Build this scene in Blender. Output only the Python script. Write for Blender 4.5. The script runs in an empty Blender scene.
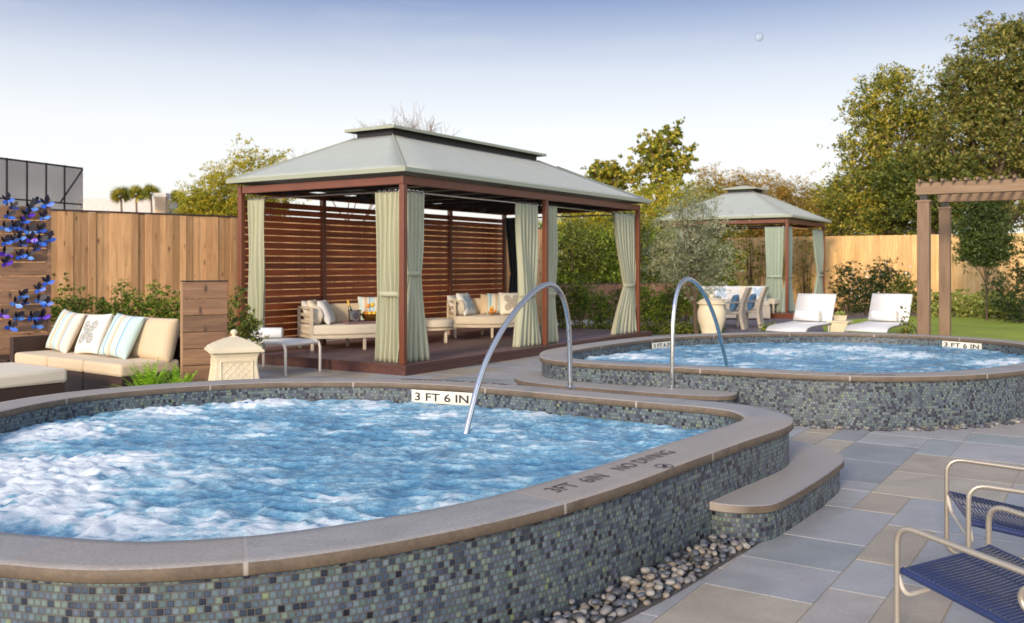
import bpy, bmesh, math, random
import numpy as np
from mathutils import Vector, Matrix, noise, Euler
from math import sin, cos, pi, radians, atan2, sqrt, floor

random.seed(7)
RS = np.random.RandomState(11)
SC = bpy.context.scene
COL = SC.collection

# ---------------------------------------------------------------- camera, sky, sun, exposure
H, FP, HY = 1.55, 940.0, 266.0
cam_d = bpy.data.cameras.new('camera'); cam = bpy.data.objects.new('camera', cam_d); COL.objects.link(cam)
cam.location = (0, 0, H); cam.rotation_euler = (radians(90), 0, 0)
cam_d.sensor_width = 36; cam_d.lens = FP / 1024 * 36
cam_d.shift_y = -(311.5 - HY) / 1024
cam_d.clip_start = .05; cam_d.clip_end = 6000
cam_d.dof.use_dof = True; cam_d.dof.focus_distance = 5.2; cam_d.dof.aperture_fstop = 4.0
SC.camera = cam

SUN_EL = radians(17); SUN_DIR = Vector((-.42, -.91, 0)).normalized()   # towards the sun
SKY_STRENGTH, SUN_STRENGTH, SKY_GAIN = .15, 2.0, 4.6
w = bpy.data.worlds.new('World'); SC.world = w; w.use_nodes = True
nt = w.node_tree; nt.nodes.clear()
wo = nt.nodes.new('ShaderNodeOutputWorld'); bg = nt.nodes.new('ShaderNodeBackground')
sky = nt.nodes.new('ShaderNodeTexSky'); sky.sky_type = 'NISHITA'; sky.sun_disc = False
sky.sun_elevation = SUN_EL; sky.sun_rotation = atan2(SUN_DIR.x, SUN_DIR.y)
sky.air_density = 1.0; sky.dust_density = 1.5; sky.ozone_density = 3.0; sky.altitude = 0
bg.inputs['Strength'].default_value = SKY_STRENGTH
# thin cirrus high in the sky
tc = nt.nodes.new('ShaderNodeTexCoord'); mp = nt.nodes.new('ShaderNodeMapping')
mp.inputs['Scale'].default_value = (1.2, 1.0, 9.0); mp.inputs['Rotation'].default_value = (0, radians(9), 0)
nz = nt.nodes.new('ShaderNodeTexNoise'); nz.inputs['Scale'].default_value = 1.9; nz.inputs['Detail'].default_value = 8; nz.inputs['Roughness'].default_value = .6
cr = nt.nodes.new('ShaderNodeValToRGB'); cr.color_ramp.elements[0].position = .57; cr.color_ramp.elements[1].position = .80
cr.color_ramp.elements[1].color = (.3, .3, .3, 1)
mx = nt.nodes.new('ShaderNodeMix'); mx.data_type = 'RGBA'; mx.inputs[7].default_value = (3.6, 3.6, 3.7, 1)
# pale evening band at the horizon deepening upwards, brighter towards the low sun
sx = nt.nodes.new('ShaderNodeSeparateXYZ'); nt.links.new(tc.outputs['Generated'], sx.inputs[0])
rp = nt.nodes.new('ShaderNodeValToRGB'); ee = rp.color_ramp.elements
SKC = [(0, (.92, .87, .78)), (.09, (.95, .93, .90)), (.145, (.90, .90, .90)), (.20, (.70, .735, .80)), (.275, (.245, .315, .52)), (.45, (.27, .315, .45)), (1, (.31, .34, .43))]
ee[0].position = 0; ee[0].color = (*SKC[0][1], 1); ee[1].position = 1; ee[1].color = (*SKC[-1][1], 1)
for p_, c_ in SKC[1:-1]: e_ = ee.new(p_); e_.color = (*c_, 1)
nt.links.new(sx.outputs[2], rp.inputs[0])
dt = nt.nodes.new('ShaderNodeVectorMath'); dt.operation = 'DOT_PRODUCT'; dt.inputs[1].default_value = (SUN_DIR.x, SUN_DIR.y, 0); nt.links.new(tc.outputs['Generated'], dt.inputs[0])
mr = nt.nodes.new('ShaderNodeMapRange'); mr.inputs[1].default_value = -.3; mr.inputs[2].default_value = 1; mr.inputs[3].default_value = SKY_GAIN; mr.inputs[4].default_value = SKY_GAIN * 3.2; nt.links.new(dt.outputs['Value'], mr.inputs[0])
ml = nt.nodes.new('ShaderNodeVectorMath'); ml.operation = 'SCALE'; nt.links.new(rp.outputs[0], ml.inputs[0]); nt.links.new(mr.outputs[0], ml.inputs['Scale'])
m0 = nt.nodes.new('ShaderNodeMix'); m0.data_type = 'RGBA'; m0.inputs[0].default_value = .9; nt.links.new(sky.outputs[0], m0.inputs[6]); nt.links.new(ml.outputs[0], m0.inputs[7])
nt.links.new(tc.outputs['Generated'], mp.inputs[0]); nt.links.new(mp.outputs[0], nz.inputs['Vector'])
nt.links.new(nz.outputs[0], cr.inputs[0]); nt.links.new(cr.outputs[0], mx.inputs[0])
nt.links.new(m0.outputs[2], mx.inputs[6]); nt.links.new(mx.outputs[2], bg.inputs[0]); nt.links.new(bg.outputs[0], wo.inputs[0])

sd = bpy.data.lights.new('sun', 'SUN'); sd.energy = SUN_STRENGTH; sd.angle = radians(9); sd.color = (1, .80, .58)
so = bpy.data.objects.new('sun', sd); COL.objects.link(so)
sv = Vector((SUN_DIR.x * cos(SUN_EL), SUN_DIR.y * cos(SUN_EL), sin(SUN_EL)))
so.rotation_euler = sv.to_track_quat('Z', 'Y').to_euler()
SC.view_settings.view_transform = 'Standard'; SC.view_settings.look = 'None'
SC.view_settings.exposure = .68; SC.view_settings.gamma = 1; SC.view_settings.use_curve_mapping = False
SC.cycles.max_bounces = 6; SC.cycles.transparent_max_bounces = 12

# ---------------------------------------------------------------- frames and projections
U = Vector((.546, .838)); V = Vector((-.838, .546))
ANG_U = atan2(U.y, U.x); ANG_R = atan2(-V.y, -V.x)
def P(x, y, h):
    d = (H - h) * FP / (y - HY); return ((x - 512) / FP * d, d)
def D(x, y, d):
    return ((x - 512) / FP * d, d, H + (HY - y) * d / FP)
def X(x, d): return (x - 512) / FP * d

# ---------------------------------------------------------------- materials
def srgb(r, g, b):
    f = lambda c: (c / 255 / 12.92) if c <= 10 else ((c / 255 + .055) / 1.055) ** 2.4
    return (f(r), f(g), f(b), 1)
class NT:
    def __init__(s, name):
        s.m = bpy.data.materials.new(name); s.m.use_nodes = True; s.t = s.m.node_tree; s.b = s.t.nodes['Principled BSDF']
    def n(s, typ, **kw):
        o = s.t.nodes.new(typ)
        for k, v in kw.items(): setattr(o, k, v)
        return o
    def l(s, a, b): s.t.links.new(a, b)
    def math(s, op, a, b=None, c=None):
        o = s.n('ShaderNodeMath', operation=op)
        for i, v in enumerate((a, b, c)):
            if v is None: continue
            if isinstance(v, (int, float)): o.inputs[i].default_value = v
            else: s.l(v, o.inputs[i])
        return o.outputs[0]
    def mix(s, f, a, b, mode='MIX'):
        o = s.n('ShaderNodeMix', data_type='RGBA', blend_type=mode)
        for i, v in ((0, f), (6, a), (7, b)):
            if isinstance(v, (int, float)): o.inputs[i].default_value = v
            elif isinstance(v, tuple): o.inputs[i].default_value = v
            else: s.l(v, o.inputs[i])
        return o.outputs[2]
    def ramp(s, f, stops, interp='LINEAR'):
        o = s.n('ShaderNodeValToRGB'); r = o.color_ramp; r.interpolation = interp
        while len(r.elements) > 1: r.elements.remove(r.elements[-1])
        r.elements[0].position = stops[0][0]; r.elements[0].color = stops[0][1]
        for p, c in stops[1:]:
            e = r.elements.new(p); e.color = c
        s.l(f, o.inputs[0]); return o.outputs[0]
    def noise(s, vec, scale, detail=4, rough=.5, dist=0):
        o = s.n('ShaderNodeTexNoise'); o.inputs['Scale'].default_value = scale; o.inputs['Detail'].default_value = detail
        o.inputs['Roughness'].default_value = rough; o.inputs['Distortion'].default_value = dist
        if vec is not None: s.l(vec, o.inputs['Vector'])
        return o.outputs[0]
    def coord(s, kind='Object', scale=(1, 1, 1), rot=(0, 0, 0)):
        t = s.n('ShaderNodeTexCoord'); m = s.n('ShaderNodeMapping'); m.inputs['Scale'].default_value = scale; m.inputs['Rotation'].default_value = rot
        s.l(t.outputs[kind], m.inputs[0]); return m.outputs[0]
    def bump(s, h, strength=.3, dist=.01):
        o = s.n('ShaderNodeBump'); o.inputs['Strength'].default_value = strength; o.inputs['Distance'].default_value = dist
        s.l(h, o.inputs['Height']); s.l(o.outputs[0], s.b.inputs['Normal'])
    def set(s, **kw):
        for k, v in kw.items():
            i = s.b.inputs[k.replace('_', ' ')]
            if isinstance(v, (int, float, tuple)): i.default_value = v
            else: s.l(v, i)
        return s
def G(v, k=1): return (v * k, v * k, v * k, 1)
def sc(c, k): return (min(c[0] * k, 1), min(c[1] * k, 1), min(c[2] * k, 1), 1)

def m_plain(name, col, rough=.5, metal=0, var=.12, scale=6, bump=0, bscale=60, stretch=(1, 1, 1)):
    m = NT(name); v = m.coord('Object', stretch)
    f = m.noise(v, scale, 5, .6)
    c = m.ramp(f, [(.3, sc(col, 1 - var)), (.7, sc(col, 1 + var))])
    m.set(Base_Color=c, Roughness=rough, Metallic=metal)
    if bump: m.bump(m.noise(v, bscale, 3), bump, .004)
    return m.m
def m_fabric(name, col, rough=.85, var=.06, weave=260):
    m = NT(name); v = m.coord('Object')
    c = m.ramp(m.noise(v, 3.5, 4), [(.3, sc(col, 1 - var)), (.7, sc(col, 1 + var))])
    c2 = m.mix(m.noise(v, weave, 2), sc(col, .86), c)
    m.set(Base_Color=c2, Roughness=rough, Sheen_Weight=.15); m.bump(m.noise(v, weave, 2), .25, .002)
    return m.m
def m_wood(name, c1, c2, axis='z', rough=.6, grain=9, knots=False, isl=.35, dark=None, stain=0):
    m = NT(name)
    st = {'z': (grain, grain, .7), 'x': (.7, grain, grain), 'y': (grain, .7, grain)}[axis]
    geo = m.n('ShaderNodeNewGeometry'); rnd = geo.outputs['Random Per Island']
    tcn = m.n('ShaderNodeTexCoord'); ad = m.n('ShaderNodeVectorMath', operation='ADD'); m.l(tcn.outputs['Object'], ad.inputs[0])
    k = m.math('MULTIPLY', rnd, 37.0); cmb = m.n('ShaderNodeCombineXYZ')
    for i in range(3): m.l(k, cmb.inputs[i])
    m.l(cmb.outputs[0], ad.inputs[1])
    mp = m.n('ShaderNodeMapping'); mp.inputs['Scale'].default_value = st; m.l(ad.outputs[0], mp.inputs[0])
    g = m.noise(mp.outputs[0], 2.2, 8, .65, .6)
    c = m.ramp(g, [(.28, c1), (.5, tuple((a + b) / 2 for a, b in zip(c1, c2))), (.72, c2)])
    dk = m.ramp(rnd, [(0, G(1 - isl)), (.5, G(1)), (1, G(1 + isl * .5))])
    c = m.mix(1.0, c, dk, 'MULTIPLY')
    if knots:
        vo = m.n('ShaderNodeTexVoronoi'); vo.inputs['Scale'].default_value = 1
        mk = m.n('ShaderNodeMapping'); mk.inputs['Scale'].default_value = (5.6, 5.6, 2.4); m.l(ad.outputs[0], mk.inputs[0]); m.l(mk.outputs[0], vo.inputs['Vector'])
        kf = m.ramp(vo.outputs['Distance'], [(.05, G(1)), (.10, G(.45)), (.19, G(0))])
        c = m.mix(kf, c, sc(c1, .35))
    if stain:
        f = m.ramp(m.noise(m.coord('Object', (1, 1, .45)), 1.1, 5, .6), [(.38, G(0)), (.68, G(stain))])
        c = m.mix(f, c, sc(c1, .5))
    m.set(Base_Color=c, Roughness=rough); m.bump(g, .35, .004)
    return m.m
def m_leaf(name, cols, transl=.35, rough=.5):
    m = NT(name); geo = m.n('ShaderNodeNewGeometry')
    n = len(cols); c = m.ramp(geo.outputs['Random Per Island'], [(i / n, cols[i]) for i in range(n)], 'CONSTANT')
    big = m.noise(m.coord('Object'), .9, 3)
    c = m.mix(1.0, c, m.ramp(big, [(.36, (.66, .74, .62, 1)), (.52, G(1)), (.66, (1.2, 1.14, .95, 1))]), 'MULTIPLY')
    m.set(Base_Color=c, Roughness=rough)
    tr = m.n('ShaderNodeBsdfTranslucent'); m.l(c, tr.inputs[0])
    ms = m.n('ShaderNodeMixShader'); ms.inputs[0].default_value = transl
    m.l(m.b.outputs[0], ms.inputs[1]); m.l(tr.outputs[0], ms.inputs[2]); m.l(ms.outputs[0], m.t.nodes['Material Output'].inputs[0])
    return m.m
def m_metal(name, col, rough=.25, brushed=True):
    m = NT(name); v = m.coord('Object')
    m.set(Base_Color=col, Metallic=1.0, Roughness=m.ramp(m.noise(v, 30, 4), [(.3, G(rough * .8)), (.7, G(rough * 1.3))])); return m.m

def m_mosaic(name, light=1.0, size=.0268):
    m = NT(name); t = m.n('ShaderNodeTexCoord'); sp = m.n('ShaderNodeSeparateXYZ'); m.l(t.outputs['UV'], sp.inputs[0])
    v = m.math('DIVIDE', sp.outputs[1], size); row = m.math('FLOOR', v)
    off = m.math('MULTIPLY', m.math('MODULO', row, 2.0), .5)
    jit = m.n('ShaderNodeTexWhiteNoise', noise_dimensions='1D'); m.l(row, jit.inputs['W'])
    u = m.math('ADD', m.math('ADD', m.math('DIVIDE', sp.outputs[0], size * 1.02), off), m.math('MULTIPLY', jit.outputs[0], .25))
    colm = m.math('FLOOR', u); fu = m.math('FRACT', u); fv = m.math('FRACT', v)
    cb = m.n('ShaderNodeCombineXYZ'); m.l(colm, cb.inputs[0]); m.l(row, cb.inputs[1])
    wn = m.n('ShaderNodeTexWhiteNoise', noise_dimensions='2D'); m.l(cb.outputs[0], wn.inputs['Vector'])
    k = light
    stops = [(0, srgb(92, 108, 120)), (.14, srgb(108, 128, 134)), (.27, srgb(70, 86, 104)), (.38, srgb(96, 116, 116)), (.50, srgb(60, 72, 88)),
             (.60, srgb(116, 134, 130)), (.69, srgb(42, 52, 68)), (.78, srgb(98, 110, 128)), (.86, srgb(126, 142, 132)), (.92, srgb(122, 138, 146)), (.984, srgb(132, 148, 114)), (.988, srgb(26, 30, 42))]
    stops = [(p, sc(c, k)) for p, c in stops]
    c = m.ramp(wn.outputs[0], stops, 'CONSTANT')
    du = m.math('MINIMUM', fu, m.math('SUBTRACT', 1.0, fu)); dv = m.math('MINIMUM', fv, m.math('SUBTRACT', 1.0, fv))
    d = m.math('MINIMUM', du, dv)
    msk = m.ramp(d, [(.03, G(0)), (.07, G(1))])
    # glaze: centre of a glass tile is a little different from its rim, plus mottling
    uvm = m.n('ShaderNodeMapping'); uvm.inputs['Scale'].default_value = (1, 1, 1); m.l(t.outputs['UV'], uvm.inputs[0])
    mot = m.ramp(m.noise(uvm.outputs[0], 120, 3), [(.3, G(.8)), (.7, G(1.2))])
    c = m.mix(1.0, c, mot, 'MULTIPLY')
    rim = m.ramp(d, [(.09, G(.62)), (.24, G(1.12))]); c = m.mix(1.0, c, rim, 'MULTIPLY')
    big = m.ramp(m.noise(uvm.outputs[0], 2.2, 3), [(.3, G(.9)), (.7, G(1.12))]); c = m.mix(1.0, c, big, 'MULTIPLY')
    c = m.mix(msk, sc(srgb(116, 106, 96), k), c)
    m.set(Base_Color=c, Roughness=m.ramp(msk, [(0, G(.9)), (1, G(.36))]), Specular_IOR_Level=.45)
    wn2 = m.n('ShaderNodeTexWhiteNoise', noise_dimensions='3D'); m.l(cb.outputs[0], wn2.inputs['Vector'])
    hgt = m.math('ADD', m.ramp(d, [(.03, G(0)), (.16, G(1))]), m.math('MULTIPLY', wn2.outputs[0], .5))
    m.bump(hgt, .4, .0012)
    return m.m
def m_stone(name, ctop, cside, joint=.95):
    """sawn stone; joints every few feet, sky-lit grey top and warm-lit brown sides painted in"""
    m = NT(name); t = m.n('ShaderNodeTexCoord'); sp = m.n('ShaderNodeSeparateXYZ'); m.l(t.outputs['UV'], sp.inputs[0])
    u = m.math('DIVIDE', sp.outputs[0], joint); cell = m.math('FLOOR', u); fr = m.math('FRACT', u)
    wn = m.n('ShaderNodeTexWhiteNoise', noise_dimensions='1D'); m.l(cell, wn.inputs['W'])
    v = m.coord('Object')
    n1 = m.noise(v, 2.6, 6, .6, .8); n2 = m.noise(v, 60, 3, .6)
    top = m.ramp(n1, [(.25, sc(ctop, .78)), (.5, ctop), (.75, sc(ctop, 1.22))])
    warm = (ctop[0] * 1.12, ctop[1] * .98, ctop[2] * .84, 1)
    top = m.mix(m.math('MULTIPLY', wn.outputs[0], .8), top, m.mix(n1, sc(warm, .95), sc(warm, 1.15)))
    side = m.ramp(m.noise(v, 9, 6, .7), [(.3, sc(cside, .7)), (.7, sc(cside, 1.2))])
    geo = m.n('ShaderNodeNewGeometry'); sg = m.n('ShaderNodeSeparateXYZ'); m.l(geo.outputs['Normal'], sg.inputs[0])
    up = m.ramp(sg.outputs[2], [(.55, G(0)), (.8, G(1))])
    c = m.mix(up, side, top)  # sky light on tops and warm light on sides, painted by facing
    spk = m.ramp(n2, [(.35, G(.88)), (.65, G(1.1))]); c = m.mix(1.0, c, spk, 'MULTIPLY')
    d = m.math('MINIMUM', fr, m.math('SUBTRACT', 1.0, fr)); jm = m.ramp(d, [(.0035, G(1)), (.0055, G(0))])
    c = m.mix(jm, c, srgb(168, 160, 150))
    m.set(Base_Color=c, Roughness=m.ramp(n1, [(.3, G(.5)), (.7, G(.75))]))
    m.bump(m.math('ADD', m.noise(v, 25, 6, .6), m.math('MULTIPLY', jm, -1.0)), .3, .003)
    return m.m

M = {}
M['mosaic'] = m_mosaic('glass_mosaic', .74)
M['coping'] = m_stone('coping_stone', srgb(158, 155, 151), srgb(106, 92, 76), 1.45)
M['mahogany'] = m_wood('mahogany', srgb(78, 36, 20), srgb(128, 64, 36), 'x', .45, 7, isl=.25)
M['post'] = m_plain('painted_post', srgb(112, 62, 40), .4, 0, .12, 4)
M['slat'] = m_wood('slat_wood', srgb(104, 44, 18), srgb(176, 86, 38), 'x', .45, 8, isl=.4)
M['deck'] = m_wood('deck_wood', srgb(98, 76, 76), srgb(132, 106, 106), 'x', .5, 7, isl=.2)
M['roof'] = m_fabric('roof_fabric', srgb(172, 178, 168), .8, .08, 120)
M['trim'] = m_fabric('roof_trim', srgb(158, 164, 142), .8, .04, 120)
M['curtain'] = m_fabric('curtain_fabric', srgb(180, 181, 152), .85, .05, 220)
M['cream'] = m_fabric('cream_fabric', srgb(222, 210, 186), .9)
M['sling'] = m_fabric('white_sling', srgb(236, 236, 234), .8)
M['tanfab'] = m_fabric('tan_fabric', srgb(214, 192, 158), .9)
M['white'] = m_fabric('white_fabric', srgb(216, 214, 209), .9)
M['bluefab'] = m_fabric('blue_fabric', srgb(112, 152, 182), .9, .25)
M['darkfab'] = m_fabric('shaded_curtain_fabric', srgb(52, 56, 60), .85)  # rear curtain's shade is put into its fabric colour
M['frame'] = m_plain('cream_paint', srgb(206, 192, 166), .45)
M['lightmetal'] = m_plain('painted_metal', srgb(200, 194, 182), .4)
M['steel'] = m_metal('stainless', (.62, .62, .62, 1), .2)
M['champagne'] = m_plain('champagne_metal', srgb(174, 165, 150), .34, .5, .06)
M['black'] = m_plain('black_metal', srgb(26, 24, 24), .5)
M['wicker'] = None
M['gfence'] = m_wood('cedar_sunny', srgb(208, 154, 90), srgb(240, 204, 140), 'z', .7, 8, False, .25)
M['bfence'] = m_wood('cedar_weathered', srgb(190, 138, 86), srgb(236, 192, 138), 'z', .75, 8, True, .42, stain=.3)
M['plank'] = m_wood('plank_wall_wood', srgb(112, 82, 60), srgb(164, 126, 94), 'x', .65, 7, True, .25)
M['pergola'] = m_wood('pergola_wood', srgb(112, 88, 66), srgb(148, 120, 92), 'z', .65, 6, False, .15)
M['caststone'] = m_plain('cast_stone', srgb(216, 204, 174), .75, 0, .08, 5, .4, 70)
M['bark'] = m_plain('bark', srgb(92, 76, 62), .9, 0, .3, 8, .8, 30, (1, 1, .3))
M['twig'] = m_plain('twig_bark', srgb(128, 112, 98), .9)
M['concrete'] = m_plain('concrete', srgb(150, 146, 140), .85, 0, .12, 2, .3, 60)
M['soil'] = m_plain('soil', srgb(64, 56, 46), .95, 0, .3, 6, .8, 40)
M['cord'] = m_fabric('navy_cord', srgb(22, 42, 90), .6, .2, 400)
M['stucco'] = m_plain('stucco', srgb(214, 206, 196), .85)

# ---------------------------------------------------------------- mesh builder
class MB:
    def __init__(s): s.v = []; s.f = []; s.uv = None; s.mi = []
    def add(s, vs, fs, mi=0):
        b = len(s.v); s.v += [tuple(p) for p in vs]; s.f += [tuple(i + b for i in f) for f in fs]; s.mi += [mi] * len(fs); return s
    def box(s, cx, cy, cz, sx, sy, sz, rot=None, mi=0):
        vs = [Vector((x * sx / 2, y * sy / 2, z * sz / 2)) for x in (-1, 1) for y in (-1, 1) for z in (-1, 1)]
        if rot is not None:
            R = Euler(rot).to_matrix() if not isinstance(rot, Matrix) else rot
            vs = [R @ p for p in vs]
        vs = [(p.x + cx, p.y + cy, p.z + cz) for p in vs]
        return s.add(vs, [(0, 1, 3, 2), (4, 6, 7, 5), (0, 4, 5, 1), (2, 3, 7, 6), (0, 2, 6, 4), (1, 5, 7, 3)], mi)
    def beam(s, a, b, w_, h_, mi=0):
        a = Vector(a); b = Vector(b); d = b - a; L = d.length; q = d.to_track_quat('X', 'Z').to_matrix(); c = (a + b) / 2
        return s.box(c.x, c.y, c.z, L, w_, h_, q, mi)
    def tube(s, pts, r, n=10, closed=False, cap=True, mi=0):
        pts = [Vector(p) for p in pts]; N = len(pts); rr = r if hasattr(r, '__len__') else [r] * N
        base = len(s.v); prev = None
        for i, p in enumerate(pts):
            if closed: t = pts[(i + 1) % N] - pts[i - 1]
            else: t = pts[min(i + 1, N - 1)] - pts[max(i - 1, 0)]
            t.normalize()
            if prev is None:
                up = Vector((0, 0, 1)) if abs(t.z) < .9 else Vector((1, 0, 0)); a = t.cross(up).normalized()
            else:
                a = prev - t * prev.dot(t); a.normalize()
            prev = a; b = t.cross(a)
            for k in range(n):
                q = p + (a * cos(2 * pi * k / n) + b * sin(2 * pi * k / n)) * rr[i]; s.v.append((q.x, q.y, q.z))
        M_ = N if closed else N - 1
        for i in range(M_):
            i2 = (i + 1) % N
            for k in range(n):
                s.f.append((base + i * n + k, base + i * n + (k + 1) % n, base + i2 * n + (k + 1) % n, base + i2 * n + k)); s.mi.append(mi)
        if cap and not closed:
            s.f.append(tuple(base + k for k in reversed(range(n)))); s.mi.append(mi)
            s.f.append(tuple(base + (N - 1) * n + k for k in range(n))); s.mi.append(mi)
        return s
    def lathe(s, prof, n=24, c=(0, 0, 0), rot=0, mi=0):
        base = len(s.v)
        for r, z in prof:
            for k in range(n):
                a = 2 * pi * k / n + rot; s.v.append((c[0] + r * cos(a), c[1] + r * sin(a), c[2] + z))
        for i in range(len(prof) - 1):
            for k in range(n):
                s.f.append((base + i * n + k, base + i * n + (k + 1) % n, base + (i + 1) * n + (k + 1) % n, base + (i + 1) * n + k)); s.mi.append(mi)
        s.f.append(tuple(base + k for k in reversed(range(n)))); s.mi.append(mi)
        s.f.append(tuple(base + (len(prof) - 1) * n + k for k in range(n))); s.mi.append(mi)
        return s
    def prism(s, out, z0, z1, mi=0):
        n = len(out); b = len(s.v); s.v += [(x, y, z0) for x, y in out] + [(x, y, z1) for x, y in out]
        for i in range(n):
            j = (i + 1) % n; s.f.append((b + i, b + j, b + n + j, b + n + i)); s.mi.append(mi)
        s.f.append(tuple(b + i for i in reversed(range(n)))); s.f.append(tuple(b + n + i for i in range(n))); s.mi += [mi] * 2
        return s
    def cushion(s, L, W, T, c=(0, 0, 0), R=None, n=12, e=5.0, pinch=0, mi=0):
        """pillow: L x W outline, T thick in local z"""
        R = R if R is not None else Matrix.Identity(3); base = len(s.v); idx = {}
        for side in (1, -1):
            for i in range(n + 1):
                for j in range(n + 1):
                    if side == -1 and (i in (0, n) or j in (0, n)): idx[(side, i, j)] = idx[(1, i, j)]; continue
                    a = 2 * i / n - 1; b = 2 * j / n - 1
                    a = sin(a * pi / 2) ; b = sin(b * pi / 2)
                    th = (max(0, 1 - abs(a) ** e) * max(0, 1 - abs(b) ** e)) ** .5
                    px = a * (1 - pinch * (1 - abs(b) ** 2) * abs(a)); py = b * (1 - pinch * (1 - abs(a) ** 2) * abs(b))
                    q = R @ Vector((px * L / 2, py * W / 2, side * th * T / 2))
                    idx[(side, i, j)] = len(s.v); s.v.append((q.x + c[0], q.y + c[1], q.z + c[2]))
        for side in (1, -1):
            for i in range(n):
                for j in range(n):
                    f = (idx[(side, i, j)], idx[(side, i + 1, j)], idx[(side, i + 1, j + 1)], idx[(side, i, j + 1)])
                    s.f.append(f if side == 1 else f[::-1]); s.mi.append(mi)
        return s
    def build(s, name, mat, parent=None, loc=(0, 0, 0), rot=None, bevel=0, smooth=False, sub=(0, 0, 0), seg=2, ang=38):
        me = bpy.data.meshes.new(name)
        vs = s.v if sub == (0, 0, 0) else [(a - sub[0], b - sub[1], c - sub[2]) for a, b, c in s.v]
        me.from_pydata(vs, [], s.f); 
        for m_ in (mat if isinstance(mat, (list, tuple)) else [mat]): me.materials.append(m_)
        if any(s.mi): me.polygons.foreach_set('material_index', s.mi)
        if s.uv:
            ul = me.uv_layers.new(name='UVMap'); flat = []
            for p in me.polygons:
                for li, vi in zip(p.loop_indices, p.vertices): pass
            ul.data.foreach_set('uv', s.uv)
        if smooth:
            me.shade_smooth(); me.set_sharp_from_angle(angle=radians(ang))
        me.update()
        o = bpy.data.objects.new(name, me); COL.objects.link(o); o.location = loc
        if rot is not None: o.rotation_euler = rot if hasattr(rot, '__len__') else (0, 0, rot)
        if parent: o.parent = parent
        if bevel:
            b = o.modifiers.new('edge', 'BEVEL'); b.width = bevel; b.segments = seg; b.limit_method = 'ANGLE'; b.angle_limit = radians(40)
        return o
def tag(o, label=None, cat=None, group=None, kind=None):
    if label: o['label'] = label
    if cat: o['category'] = cat
    if group: o['group'] = group
    if kind: o['kind'] = kind
    return o
def thing(name, label, cat, loc=(0, 0, 0), rot=0, group=None):
    o = bpy.data.objects.new(name, None); COL.objects.link(o); o.location = loc; o.rotation_euler = (0, 0, rot); o.empty_display_size = .1
    return tag(o, label, cat, group)
def copy_tree(o, parent=None):
    c = o.copy(); COL.objects.link(c); c.parent = parent
    for ch in [x for x in list(bpy.data.objects) if x.parent == o]: copy_tree(ch, c)
    return c

# ---------------------------------------------------------------- curves
def spline(pts, closed=True, step=.05, smooth=3):
    n = len(pts); out = []
    rng = range(n if closed else n - 1)
    for i in rng:
        g = lambda k: Vector(pts[k % n]) if closed else Vector(pts[max(0, min(n - 1, k))])
        p0, p1, p2, p3 = g(i - 1), g(i), g(i + 1), g(i + 2)
        for k in range(12):
            t = k / 12; out.append(.5 * ((2 * p1) + (-p0 + p2) * t + (2 * p0 - 5 * p1 + 4 * p2 - p3) * t * t + (-p0 + 3 * p1 - 3 * p2 + p3) * t ** 3))
    if not closed: out.append(Vector(pts[-1]))
    return resample(out, closed, step, smooth)
def resample(out, closed, step, smooth=0):
    A = np.array([tuple(p) for p in out]); 
    if closed: A = np.vstack([A, A[:1]])
    d = np.r_[0, np.cumsum(np.linalg.norm(np.diff(A, axis=0), axis=1))]; L = d[-1]; N = max(8, int(L / step))
    tt = np.linspace(0, L, N + 1)
    B = np.stack([np.interp(tt, d, A[:, k]) for k in range(A.shape[1])], 1)
    if closed: B = B[:-1]
    for _ in range(smooth):
        if closed: B = (np.roll(B, 1, 0) + 2 * B + np.roll(B, -1, 0)) / 4
        else: B[1:-1] = (B[:-2] + 2 * B[1:-1] + B[2:]) / 4
    return B
def normals(B, closed=True):
    if closed: t = np.roll(B, -1, 0) - np.roll(B, 1, 0)
    else: t = np.gradient(B, axis=0)
    t /= np.linalg.norm(t, axis=1)[:, None]; return np.stack([t[:, 1], -t[:, 0]], 1)   # outward for ccw
def ccw(B):
    a = np.sum(B[:, 0] * np.roll(B[:, 1], -1) - np.roll(B[:, 0], -1) * B[:, 1]); return B if a > 0 else B[::-1].copy()
def sweep(B, prof, closed=True, uvw=None):
    """sweep a profile of (offset outward, z) along B; u = arc length, v = length along profile"""
    N = normals(B, closed); n = len(B); m = MB(); k = len(prof)
    arc = np.r_[0, np.cumsum(np.linalg.norm(np.diff(B, axis=0), axis=1))]; L = arc[-1] + (np.linalg.norm(B[0] - B[-1]) if closed else 0)
    pl = [0]
    for a, b in zip(prof[:-1], prof[1:]): pl.append(pl[-1] + sqrt((a[0] - b[0]) ** 2 + (a[1] - b[1]) ** 2))
    for i in range(n):
        for o, z in prof: m.v.append((B[i, 0] + N[i, 0] * o, B[i, 1] + N[i, 1] * o, z))
    uv = []
    for i in range(n if closed else n - 1):
        j = (i + 1) % n; u0 = arc[i]; u1 = arc[j] if j > i else L
        for q in range(k - 1):
            m.f.append((i * k + q, j * k + q, j * k + q + 1, i * k + q + 1)); m.mi.append(0)
            uv += [u0, pl[q], u1, pl[q], u1, pl[q + 1], u0, pl[q + 1]]
    m.uv = uv
    return m
def inside(poly, x, y):
    poly = np.asarray(poly); xs, ys = poly[:, 0], poly[:, 1]; xj, yj = np.roll(xs, 1), np.roll(ys, 1)
    r = np.zeros(np.shape(x), bool)
    for i in range(len(poly)):
        c = ((ys[i] > y) != (yj[i] > y)) & (x < (xj[i] - xs[i]) * (y - ys[i]) / (yj[i] - ys[i] + 1e-12) + xs[i]); r ^= c
    return r

# ---------------------------------------------------------------- ground
g = MB().add([(-400, -60, -.02), (400, -60, -.02), (400, 900, -.02), (-400, 900, -.02)], [(0, 1, 2, 3)])
tag(g.build('ground', M['soil']), kind='structure')

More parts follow.
